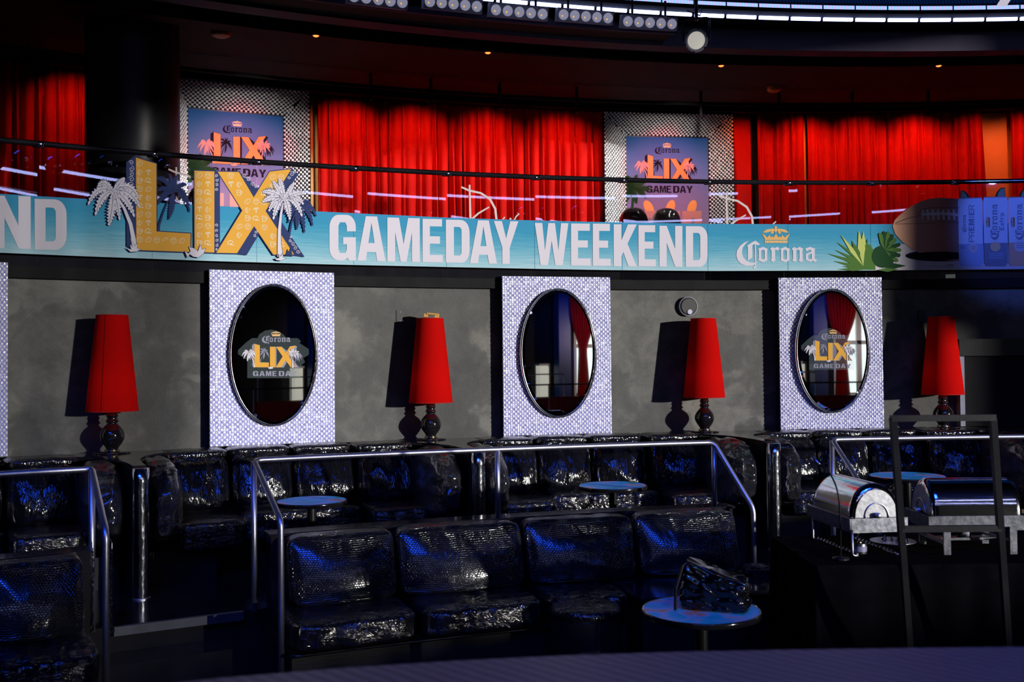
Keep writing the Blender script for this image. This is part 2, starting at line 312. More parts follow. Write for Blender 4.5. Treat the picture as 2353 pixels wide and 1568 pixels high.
def cushion(name, t0, t1, r0, r1, z0, z1, mt, parent, n=26, k=7.0, bulge=.03, wr=.012, seed=0, low=.0, top=.0, wfreq=(9, 3), lean=0):
    """soft upholstered block laid out in angle / radius / height, with wrinkles"""
    if n not in GC: GC[n] = grid_cube(n)
    V0, Fa = GC[n]; V = []; uv = []; rm = (r0 + r1) / 2; W = (t1 - t0) * rm; H = z1 - z0; D = r1 - r0
    for v in V0:
        a, b, c = v; m_ = max(abs(a), abs(b), abs(c)); q = (abs(a) ** k + abs(b) ** k + abs(c) ** k) ** (1 / k)
        s = m_ / q; a2, b2, c2 = a * s, b * s, c * s
        # belly of the front face, fuller in its lower part
        edge = max(0, 1 - a * a) * max(0, 1 - ((c + low * .2) / (1 + low * .2)) ** 2) if low else max(0, 1 - abs(a) ** 3) * max(0, 1 - abs(c) ** 3)
        u = a2 * W / 2; wv = c2 * H / 2
        rid = 0
        if wr:
            p1 = Vector((u * wfreq[0] + seed * 7.3, wv * wfreq[1] + b * 2, seed * 3.1)); p2 = Vector((u * wfreq[0] * .45 + wv * 5 + seed, wv * wfreq[1] * 1.4 - u * 3, seed))
            rid = (1 - abs(noise.noise(p1)) * 2.4) * .6 + noise.noise(p2) * .8
        fr = 1 if b < 0 else .2
        off = bulge * edge * fr + wr * rid * (.35 + .65 * min(1, 1.6 * (1 - edge) + .3))
        r = rm + b2 * D / 2 - (off if b <= .2 else 0) + lean * c2 * (.5 - .5 * b2)
        z = (z0 + z1) / 2 + c2 * H / 2 + (top * max(0, 1 - a * a) if c > .9 else 0) + (off * .6 if c > .95 else 0)
        V.append(pol((t0 + t1) / 2 + a2 * (t1 - t0) / 2, r, z))
        uv.append((u + (b2 * D / 2 if abs(a) > .98 else 0) + seed * 1.7, wv + (b2 * D / 2 if abs(c) > .98 else 0) + seed * .9))
    return mk(name, V, Fa, mt, parent, smooth=True, uvs=uv)

class Flat:
    """printed artwork made of flat shapes laid on a surface; surf(x, y, lift) gives the place of a photo point on it"""
    def __init__(s, surf, mats, tf=None, lift=.004):
        s.surf = surf; s.V = []; s.F = []; s.mi = []; s.mats = mats; s.tf = tf or (lambda x, y: (x, y)); s.lift = lift; s.uv = []
    def mx(s, mt):
        if mt not in s.mats: s.mats = list(s.mats) + [mt]
        return s.mats.index(mt)
    def _v(s, pts, L, uv=None):
        n = len(s.V)
        for i, (x, y) in enumerate(pts): s.V.append(s.surf(*s.tf(x, y), s.lift + L * .0016)); s.uv.append(uv[i] if uv else (0, 0))
        return n
    def poly(s, pts, mt, L=0, holes=(), uv=None):
        allp = list(pts); loops = [[Vector((x, y, 0)) for x, y in pts]]
        for h in holes: loops.append([Vector((x, y, 0)) for x, y in h]); allp += list(h)
        n = s._v(allp, L, uv)
        for t in tessellate_polygon(loops): s.F.append(tuple(n + i for i in t)); s.mi.append(s.mx(mt))
    def stroke(s, pts, wd, mt, L=0, closed=False):
        m_ = len(pts); A = []; B = []
        if m_ < 2: return
        for i in range(m_):
            if closed: p, q = pts[i - 1], pts[(i + 1) % m_]
            else: p, q = pts[max(i - 1, 0)], pts[min(i + 1, m_ - 1)]
            c = pts[i]; d1 = Vector((c[0] - p[0], c[1] - p[1])); d2 = Vector((q[0] - c[0], q[1] - c[1]))
            if d1.length < 1e-6: d1 = d2
            if d2.length < 1e-6: d2 = d1
            d1.normalize(); d2.normalize(); n1 = Vector((-d1.y, d1.x)); n2 = Vector((-d2.y, d2.x)); nn = n1 + n2
            if nn.length < .2: nn = n1
            nn.normalize(); ww = (wd[i] if isinstance(wd, list) else wd) / 2 / max(.45, nn.dot(n1))
            A.append((c[0] + nn.x * ww, c[1] + nn.y * ww)); B.append((c[0] - nn.x * ww, c[1] - nn.y * ww))
        n = s._v(A, L); k = s._v(B, L)
        for i in range(m_ if closed else m_ - 1):
            j = (i + 1) % m_; s.F.append((n + i, n + j, k + j, k + i)); s.mi.append(s.mx(mt))
    def build(s, name, parent=None, loc=None):
        return mk(name, s.V, s.F, s.mats, parent, mi=s.mi, uvs=s.uv, loc=loc)
def ell(cx, cy, a, b, n=16, rot=0, t0=0, t1=2 * PI):
    full = abs(t1 - t0 - 2 * PI) < 1e-6; out = []
    for i in range(n if full else n + 1):
        t = t0 + (t1 - t0) * i / n; x, y = a * math.cos(t), b * math.sin(t)
        out.append((cx + x * math.cos(rot) - y * math.sin(rot), cy + x * math.sin(rot) + y * math.cos(rot)))
    return out

# lettering : outlines in a unit box, y down
def _rr(x0, y0, x1, y1, rl, rr_, n=5):
    o = []
    for (cx, cy, r, a0) in ((x1 - rr_, y0 + rr_ * .8, rr_, -90), (x1 - rr_, y1 - rr_ * .8, rr_, 0), (x0 + rl, y1 - rl * .8, rl, 90), (x0 + rl, y0 + rl * .8, rl, 180)):
        for k in range(n + 1):
            a = math.radians(a0 + 90 * k / n); o.append((cx + r * math.cos(a), cy + r * .8 * math.sin(a)))
    return o
GL = {
 'A': ([(0, 1), (.30, 0), (.70, 0), (1, 1), (.70, 1), (.655, .80), (.345, .80), (.30, 1)], [[(.39, .60), (.61, .60), (.5, .14)]]),
 'M': ([(0, 0), (.36, 0), (.5, .60), (.64, 0), (1, 0), (1, 1), (.76, 1), (.76, .33), (.59, 1), (.41, 1), (.24, .33), (.24, 1), (0, 1)], []),
 'E': ([(0, 0), (.96, 0), (.96, .17), (.36, .17), (.36, .40), (.86, .40), (.86, .57), (.36, .57), (.36, .83), (1, .83), (1, 1), (0, 1)], []),
 'D': (_rr(0, 0, 1, 1, .01, .36), [list(reversed(_rr(.34, .165, .66, .835, .01, .12)))]),
 'Y': ([(0, 0), (.33, 0), (.5, .40), (.67, 0), (1, 0), (.65, .62), (.65, 1), (.35, 1), (.35, .62)], []),
 'W': ([(0, 0), (.22, 0), (.30, .64), (.40, 0), (.60, 0), (.70, .64), (.78, 0), (1, 0), (.83, 1), (.61, 1), (.5, .42), (.39, 1), (.17, 1)], []),
 'K': ([(0, 0), (.34, 0), (.34, .38), (.62, 0), (1, 0), (.60, .46), (1, 1), (.64, 1), (.42, .66), (.34, .76), (.34, 1), (0, 1)], []),
 'N': ([(0, 0), (.32, 0), (.68, .56), (.68, 0), (1, 0), (1, 1), (.69, 1), (.32, .42), (.32, 1), (0, 1)], []),
 'L': ([(0, 0), (.3, 0), (.3, .8), (1, .8), (1, 1), (0, 1)], []),
 'I': ([(.3, 0), (.7, 0), (.7, 1), (.3, 1)], []),
 'P': ([(0, 0), (.8, 0), (1, .12), (1, .46), (.8, .58), (.2, .58), (.2, 1), (0, 1)], [[(.2, .1), (.2, .48), (.75, .48), (.8, .4), (.8, .18), (.75, .1)]]),
 'R': ([(0, 0), (.8, 0), (1, .12), (1, .42), (.75, .54), (1, 1), (.76, 1), (.5, .56), (.2, .56), (.2, 1), (0, 1)], [[(.2, .1), (.2, .46), (.75, .46), (.8, .38), (.8, .18), (.75, .1)]]),
}
def _g():
    o = _rr(0, 0, 1, 1, .34, .34); i = [(1, .36), (.66, .36), (.66, .24), (.60, .165), (.40, .165), (.34, .24), (.34, .76), (.40, .835), (.60, .835), (.66, .76), (.66, .64), (.52, .64), (.52, .49), (1, .49), (1, 1)]
    tp = [(.66 + .34 * math.cos(math.radians(a)), .27 + .27 * math.sin(math.radians(a))) for a in range(0, -91, -15)]
    lf = [(.34 + .34 * math.cos(math.radians(a)), .27 + .27 * math.sin(math.radians(a))) for a in range(-90, -181, -15)]
    lb = [(.34 + .34 * math.cos(math.radians(a)), .73 + .27 * math.sin(math.radians(a))) for a in range(180, 89, -15)]
    return (tp + lf + lb + [(.56, 1), (.68, .93), (.74, 1), (1, 1), (1, .49), (.52, .49), (.52, .64), (.66, .64), (.66, .76), (.60, .835), (.40, .835), (.34, .76), (.34, .24), (.40, .165), (.60, .165), (.66, .24), (.66, .36), (1, .36)], [])
GL['G'] = _g()
def glyph(fl, ch, x0, x1, ya, yb, mt, L=0, slope=0, tf=None):
    o, hs = GL[ch]
    def q(u, v):
        x = x0 + (x1 - x0) * u; y = ya + (yb - ya) * v + slope * (x - x0); return tf(x, y) if tf else (x, y)
    fl.poly([q(*p) for p in o], mt, L, [[q(*p) for p in h] for h in hs])

# blackletter word and crown, traced in their own drawing units
_K = lambda pts: [(1670 + x / 5.602, 500 + y / 5.602) for x, y in pts]
_o = [(400, 405), (465, 378), (528, 405), (520, 425), (520, 540), (528, 548), (465, 577), (400, 548), (412, 535), (412, 420)]
_oh = [(442, 428), (466, 414), (487, 428), (487, 532), (465, 544), (442, 528)]
WORD = [([(285, 300), (220, 325), (165, 370), (130, 430), (122, 490), (140, 550), (180, 595), (240, 622), (300, 622), (360, 605), (402, 570), (350, 585), (300, 580), (250, 555), (210, 510), (195, 450), (205, 390), (240, 340)], []),
        ([(260, 364), (310, 328), (368, 298), (430, 345), (402, 357), (350, 345), (330, 354), (330, 515), (262, 560), (270, 540), (270, 382)], []),
        ([(360, 350), (376, 355), (376, 645), (366, 662), (345, 655), (340, 638), (360, 628)], []),
        (_o, [_oh]), ([(x + 285, y) for x, y in _o], [[(x + 285, y) for x, y in _oh]]),
        ([(555, 402), (590, 380), (612, 395), (655, 378), (680, 400), (655, 430), (630, 412), (622, 420), (622, 540), (630, 550), (595, 577), (560, 548), (575, 535), (575, 425)], []),
        ([(835, 402), (872, 378), (895, 400), (940, 378), (985, 405), (975, 420), (975, 535), (985, 550), (955, 577), (920, 550), (935, 535), (935, 425), (915, 412), (895, 425), (895, 540), (905, 550), (875, 577), (838, 550), (852, 535), (852, 425)], []),
        ([(1010, 400), (1075, 378), (1140, 405), (1132, 420), (1132, 530), (1165, 548), (1135, 577), (1105, 555), (1075, 572), (1015, 545), (1015, 470), (1092, 436), (1070, 414), (1035, 432), (1015, 425)], [[(1048, 482), (1092, 462), (1092, 532), (1066, 542), (1048, 526)]])]
CROWN = [[(488, 298), (785, 298), (785, 328), (488, 328)],
         [(450, 205), (505, 240), (512, 258), (528, 250), (552, 222), (566, 258), (588, 240), (600, 258), (632, 208), (664, 258), (682, 240), (698, 258), (714, 222), (738, 250), (752, 258), (760, 240), (812, 205), (782, 270), (782, 290), (488, 290), (488, 270)],
         [(460, 192), (510, 155), (590, 143), (620, 150), (608, 172), (598, 206), (558, 208), (578, 178), (500, 196)],
         [(800, 192), (750, 155), (672, 143), (642, 150), (654, 172), (664, 206), (704, 208), (684, 178), (762, 196)],
         [(631, 106), (650, 125), (641, 148), (652, 166), (631, 202), (610, 166), (621, 148), (612, 125)]]
def brandword(fl, mt, L, tf=None, crown=None, cl=None):
    t = tf or (lambda x, y: (x, y))
    for o, hs in WORD: fl.poly([t(*p) for p in _K(o)], mt, L, [[t(*p) for p in _K(h)] for h in hs])
    if crown:
        for o in CROWN: fl.poly([t(*p) for p in _K(o)], crown, cl if cl is not None else L)

# ---- palm-tree and big-letter artwork (canonical photo coordinates of the balcony sign)
def bez(a, c, b, t): return (a[0] * (1 - t) ** 2 + 2 * c[0] * t * (1 - t) + b[0] * t * t, a[1] * (1 - t) ** 2 + 2 * c[1] * t * (1 - t) + b[1] * t * t)
def frond(fl, a, b, lift, wd, mt, L, out=None, slit=None, n=11, tf=None):
    t_ = tf or (lambda x, y: (x, y)); c = ((a[0] + b[0]) / 2 + (b[0] - a[0]) * .12, min(a[1], b[1]) * .5 + (a[1] + b[1]) * .25 - lift)
    if abs(b[0] - a[0]) < 12: c = (a[0] + (b[0] - a[0]) * .1 , (a[1] + b[1]) / 2)
    mid = [bez(a, c, b, i / n) for i in range(n + 1)]
    def side(sg, k, jag):
        o = []
        for i in range(n + 1):
            p = mid[i]; q = mid[min(i + 1, n)]; pr = mid[max(i - 1, 0)]; d = Vector((q[0] - pr[0], q[1] - pr[1])); d.normalize(); nn = Vector((-d.y, d.x)) * sg
            s = math.sin(PI * min(1, (i / n) * .86 + .07)) ** .6 * wd * k * (1 - .75 * (i / n) ** 4)
            o.append((p[0] + nn.x * s * .62, p[1] + nn.y * s * .62)); 
            if jag and 0 < i < n: o.append((p[0] + nn.x * s * 1.15 + d.x * wd * .32, p[1] + nn.y * s * 1.15 + d.y * wd * .32))
        return o
    for (g, mm, LL) in (((1.28, out, L) , (1.0, mt, L + 1)) if out else ((1.0, mt, L + 1),)):
        lo = side(1, .55 * g, True); up = side(-1, .55 * g, True)
        pts = [t_(*p) for p in lo] + [t_(*b)] + [t_(*p) for p in reversed(up)]
        # fan of quads keeps the jagged outline valid
        m0 = len(lo)
        for i in range(m0 - 1):
            k = i // 2
            fl.poly([t_(*lo[i]), t_(*lo[i + 1]), t_(*up[i + 1]), t_(*up[i])], mm, LL)
        fl.poly([t_(*lo[-1]), t_(*b), t_(*up[-1])], mm, LL)
    if slit: fl.stroke([t_(*p) for p in mid[1:-1]], wd * .05, slit, L + 2)
    if slit:
        for i in range(2, n - 1, 2):
            p = mid[i]; q = mid[i + 1]; d = Vector((q[0] - p[0], q[1] - p[1])); d.normalize(); nn = Vector((-d.y, d.x))
            for sg in (1, -1):
                fl.stroke([t_(p[0] + nn.x * sg * wd * .22 + d.x * wd * .05, p[1] + nn.y * sg * wd * .22 + d.y * wd * .05), t_(p[0] + nn.x * sg * wd * .5 + d.x * wd * .25, p[1] + nn.y * sg * wd * .5 + d.y * wd * .25)], wd * .045, slit, L + 2)
PALMS = {
 'left': ((260, 441), [((202.5, 471), 30, 15), ((219, 495), 16, 17), ((250, 518), 6, 19), ((275, 506), 4, 15), ((309, 499), 10, 16), ((321, 477), 24, 18), ((318, 456), 34, 18), ((285, 410), -4, 15), ((226, 428), 22, 15)], [(268, 452), (285, 478), (300, 515), (307, 550), (309, 576)], [4, 6, 8, 10, 13]),
 'mid': ((398, 442), [((362, 412), 18, 12), ((390, 400), 0, 11), ((408, 400), 0, 11), ((427, 424), 8, 12), ((436, 488), 34, 14), ((424, 470), 22, 12), ((388, 504), 6, 14), ((363, 470), 10, 14), ((363, 438), 12, 12)], [(396, 447), (384, 466), (374, 492), (366, 516), (364, 531)], [3, 3, 4, 5, 6]),
 'right': ((654, 459), [((627, 416), -4, 12), ((642, 411), 0, 12), ((675, 421), -4, 12), ((698, 445), 10, 14), ((697, 470), 20, 14), ((694, 498), 22, 15), ((666, 505), 4, 15), ((628, 505), 16, 15), ((618, 486), 14, 14), ((604, 465), 14, 15), ((604, 442), 12, 14)], [(651, 466), (646, 490), (642, 530), (642, 560), (644, 590)], [3, 5, 7, 8, 13]),
 'back': ((684, 474), [((727, 498), 22, 12), ((719, 520), 22, 13), ((700, 536), 12, 13), ((682, 528), 4, 12), ((662, 513), 8, 11), ((652, 491), 6, 11), ((712, 466), 8, 12)], [(681, 484), (670, 512), (661, 560), (661, 584)], [3, 4, 6, 8])}
def palm(fl, key, mt, out, slit, L, tf=None, detail=True):
    t_ = tf or (lambda x, y: (x, y)); c, fr, tr_, tw = PALMS[key]; k = abs(t_(100, 0)[0] - t_(0, 0)[0]) / 100
    if out: fl.stroke([t_(*p) for p in tr_], [w_ * k + 2.2 * k for w_ in tw], out, L)
    fl.stroke([t_(*p) for p in tr_], [w_ * k for w_ in tw], mt, L + 1)
    for b, lf, wd in fr: frond(fl, c, b, lf, wd, mt, L + 1, out if detail else None, slit if detail else None, tf=tf)
L_F = [(312.5, 362.3), (359.3, 376.6), (359.6, 532), (437.9, 537), (437.3, 579.3), (313.2, 574.8)]
L_S = [(292.1, 373.9), (312.5, 359.5), (313.2, 574.8), (292.7, 565)]
I_F = [(446.7, 392.3), (492.5, 394.2), (492.5, 580.5), (447.2, 579.3)]; I_S = [(492.5, 394.2), (503.4, 399), (503.4, 562), (496, 581), (492.5, 580.5)]
X_F = [(500.2, 394.7), (548.8, 395.5), (583.1, 453.7), (619.8, 394.7), (669.2, 388.8), (610.2, 484.8), (675.6, 585.3), (627.8, 585.3), (583.9, 519.9), (544.8, 582.1), (497, 581.3), (556.8, 484)]
X_S = [[(669.2, 388.8), (683.6, 400.3), (628, 484.8), (696.3, 588.5), (675.6, 585.3), (610.2, 484.8)], [(548.8, 395.5), (592.7, 433.8), (583.1, 453.7)], [(583.9, 519.9), (592.7, 539), (565.6, 584.5), (544.8, 582.1)]]
def inside(p, poly):
    c = False; n = len(poly)
    for i in range(n):
        a, b = poly[i], poly[i - 1]
        if (a[1] > p[1]) != (b[1] > p[1]) and p[0] < (b[0] - a[0]) * (p[1] - a[1]) / (b[1] - a[1]) + a[0]: c = not c
    return c
def icons(fl, poly, x0, y0, mt, L, step=(19.3, 19.4), slope=.03):
    k = 0; xs = [p[0] for p in poly]; ys = [p[1] for p in poly]; j = 0; y = y0
    while y < max(ys):
        x = x0; i = 0
        while x < max(xs):
            yy = y + slope * (x - x0)
            if all(inside((x + dx, yy + dy), poly) for dx, dy in ((-7, -6), (7, -6), (7, 6), (-7, 6), (0, 0))):
                t = (i * 3 + j * 5) % 6
                if t == 0: fl.stroke(ell(x, yy, 7, 4.8, 14, -.6), 1.1, mt, L, True); fl.stroke([(x - 3, yy + 2), (x + 1.5, yy - 3)], .8, mt, L)
                elif t == 1:
                    fl.stroke(ell(x - 1, yy, 6, 5.6, 10, 0, 2.2, 6.2), 1.7, mt, L); fl.poly(ell(x, yy + 2.6, 3, 2.2, 8), mt, L); fl.stroke([(x + 2, yy + 4.5), (x + 8, yy + 4)], 1.6, mt, L)
                elif t == 2:
                    fl.stroke([(x, yy - 3), (x + .5, yy + 6.5)], 2.2, mt, L); fl.stroke([(x - 5.5, yy - 1), (x - 3, yy - 4.5), (x + .2, yy - 4), (x + 3.5, yy - 5), (x + 5.5, yy - 1.5)], 2.2, mt, L)
                elif t == 3: fl.stroke(ell(x, yy, 6.4, 6.4, 14), 1.0, mt, L, True); fl.stroke([(x - 4, yy - 1.6), (x - 1, yy - 1.6)], 2, mt, L); fl.stroke([(x + 1, yy - 1.6), (x + 4, yy - 1.6)], 2, mt, L); fl.poly(ell(x, yy + 2.6, 1.6, 1, 6), mt, L)
                elif t == 4: fl.stroke([(x - 5.5, yy - 6), (x + 3.5, yy - 5), (x + 2.8, yy + 6), (x - 4.5, yy + 5.4)], 1.3, mt, L, True); fl.stroke([(x - 5, yy - 1), (x + 3, yy - .5)], 1.2, mt, L); fl.stroke([(x + 3.4, yy - 3), (x + 7, yy - 2), (x + 6, yy + 2), (x + 3, yy + 2)], 1.2, mt, L)
                else:
                    fl.stroke(ell(x + 1, yy + 1, 6, 6, 8, 0, 1.5, 4.6), 1.6, mt, L); fl.stroke(ell(x + 1, yy + 1, 3, 3, 6, 0, 1.5, 4.6), 1.2, mt, L)
                    for a in (-.8, 0, .8): fl.stroke([(x + 1.5 + 2 * math.cos(a), yy + 2 * math.sin(a)), (x + 1.5 + 5 * math.cos(a), yy + 5 * math.sin(a))], 1.2, mt, L)
            x += step[0]; i += 1
        y += step[1]; j += 1
def scroll(fl, pts, mt, L, n=None, s=1.0):
    """curly ornament along a strip"""
    for (x, y, r) in pts:
        fl.stroke([(x + r * s * (1 - i / 13) * math.cos(i * .75 + y), y + r * s * (1 - i / 13) * math.sin(i * .75 + y)) for i in range(12)], 1.0 * s, mt, L)
def numerals(fl, face, side, ol, tf, L, out=2.0):
    t_ = tf
    for poly_ in (L_F, L_S, I_F, I_S, X_F, *X_S): fl.stroke([t_(*p) for p in poly_], out, ol, L, True)
    for poly_ in (L_S, I_S, *X_S): fl.poly([t_(*p) for p in poly_], side, L + 1)
    for poly_ in (L_F, I_F, X_F): fl.poly([t_(*p) for p in poly_], face, L + 2)

# ================================================================== THE ROOM
RW, RP, RG, RB, RS = 17.73, 17.59, 17.62, 17.58, 17.565     # wall, panel face, glass, banner, sign
RU = 20.25                                                   # wall of the upper level
T0, T1 = thx(-420, 900, RW), thx(2760, 900, RW)
ZL = 1.375                                                   # banquette ledge
def strip_uv(V): return [((TH(v) * RW), v[2]) for v in V]
def wallmesh(name, r0, r1, z0, z1, mt, t0=T0, t1=T1, kind='structure'):
    V, Fa = pbox(t0, t1, r0, r1, z0, z1, 90)
    o = mk(name, V, Fa, mt, uvs=strip_uv(V), loc=pol((t0 + t1) / 2, r0, z0)); o['kind'] = kind; return o
def struct(name, vf, mt, **kw):
    V, Fa = vf; o = mk(name, V, Fa, mt, uvs=[(v[0], v[1]) for v in V], **kw); o['kind'] = 'structure'; return o
wallmesh('wall_back', RW, RW + .2, -.05, CZ + .905, 'plaster')
wallmesh('wall_upper', RU, RU + .2, 2.9, 5.75, 'black_matte')
wallmesh('trim_1', RG + .045, RW + .25, CZ + .906, CZ + 1.02, 'black_gloss')           # edge of the balcony slab
wallmesh('floor_balcony', RG + .05, RU, CZ + .80, CZ + .905, 'black_matte')
wallmesh('ceiling_balcony', 17.2, RU + .3, 5.62, 5.75, 'ceiling_brown')
wallmesh('trim_2', 17.0, 17.2, CZ + 3.30, CZ + 3.52, 'fascia_paint')
wallmesh('trim_3', 17.75, 17.95, CZ + 3.36, CZ + 3.465, 'ceiling_brown')
wallmesh('trim_4', 16.55, 17.25, CZ + 3.545, CZ + 3.585, 'black_matte')
struct('floor', box(-11, 19.2, -12.6, 14, -.06, -.002), 'black_gloss')
wallmesh('floor_platform', 15.24, RW + .02, 0, .36, 'black_gloss')
wallmesh('trim_5', 15.20, 15.239, .30, .362, 'nosing', thx(262, 1400, 15.2), thx(560, 1390, 15.2))  # stair nosing
wallmesh('floor_step', 14.92, 15.235, 0, .18, 'black_gloss')
struct('wall_left', box(-11.2, -11, -12.6, 14, 0, 9), 'black_matte')
struct('ceiling', box(-11.2, 19.4, -12.8, 8.2, 8.8, 9), 'black_matte')
# unseen wall on the right; its stepped opening and bars shaped to trim daylight
def wr_(y0, y1, z0, z1): return box(19.0, 19.2, y0, y1, z0, z1)
struct('wall_right', join([wr_(-12.6, 13, 0, 2.6), wr_(-12.6, -12.2, 1, 9), wr_(-.35, 13, 1, 9), wr_(-1.15, -.35, 4.12, 9), wr_(-12.2, -1.15, 7.2, 9),
    *[wr_(-12.0 + .52 * k, -11.85 + .52 * k, 1, 8.2) for k in range(6)]]), 'black_matte')
# rear wall, its windows and posts (seen in the mirrors)
RY = -12.5
struct('wall_rear', join([box(-11, 14.6, RY - .2, RY, 0, 9), box(14.6, 18.4, RY - .2, RY, 0, .9), box(14.6, 18.4, RY - .2, RY, 5.2, 9), box(18.4, 19, RY - .2, RY, 0, 9)]), 'black_matte')
def window(name, x0, x1, z0, z1, bars, label):
    V, Fa = join([box(x0 - .08, x0 + .03, RY - .1, RY + .06, z0, z1), box(x1 - .03, x1 + .08, RY - .1, RY + .06, z0, z1), box(x0, x1, RY - .1, RY + .06, z0, z0 + .07), box(x0, x1, RY - .1, RY + .06, z1 - .07, z1)] +
        [box(x - .09, x + .09, RY - .08, RY + .03, z0, z1) for x in bars] + [box(x0, x1, RY - .08, RY + .03, z0 + (z1 - z0) * .42, z0 + (z1 - z0) * .42 + .14)])
    o = mk(name, V, Fa, 'pale_trim', loc=((x0 + x1) / 2, RY, z0)); o['kind'] = 'structure'
    p = mk('pane', *box(x0, x1, RY - .13, RY - .11, z0, z1), 'day_pane', o); return o
window('window_1', 14.6, 18.4, .9, 5.2, [15.5, 16.4, 17.4], '')
struct('column.002', box(13.5, 14.0, RY + .3, RY + .7, 0, 8.8), 'blue_paint')
struct('column', lathe([(.45, 2.95), (.45, 5.80)], 48, (*pol(thx(306, 300, 18.45), 18.45)[:2], 0)), 'black_satin')
for p in bpy.data.objects['column'].data.polygons: p.use_smooth = True

# ------------------------------------------------------------------ crystal panels with oval mirrors
def crystal(name, o0, du, dv, nrm, nu, nv, parent, keep=None, seed=1, gap='facet'):
    """field of small faceted beads: du, dv are one cell"""
    rnd = random.Random(seed); V = []; Fa = []; mi = []
    for j in range(nv):
        for i in range(nu):
            if keep and not keep((i + .5) / nu, (j + .5) / nv): continue
            b = o0 + du * i + dv * j; bead = (i + j) % 2 == 0; n = len(V)
            hh = (.011 if bead else .004) * rnd.uniform(.85, 1.15); q = .20 if bead else .36
            V += [b, b + du, b + du + dv, b + dv]
            jx, jy = (rnd.uniform(-.06, .06), rnd.uniform(-.06, .06)) if bead else (rnd.uniform(-.22, .22), rnd.uniform(-.22, .22))
            for (x, y) in ((q, q), (1 - q, q), (1 - q, 1 - q), (q, 1 - q)):
                V.append(b + du * (x + jx) + dv * (y + jy) + nrm * (hh + rnd.uniform(-.0015, .0015)))
            Fa += [(n + 4, n + 5, n + 6, n + 7), (n, n + 1, n + 5, n + 4), (n + 1, n + 2, n + 6, n + 5), (n + 2, n + 3, n + 7, n + 6), (n + 3, n, n + 4, n + 7)]
            mi += [0 if bead else 1] * 5
    return mk(name, V, Fa, ['bead', gap], parent, mi=mi)
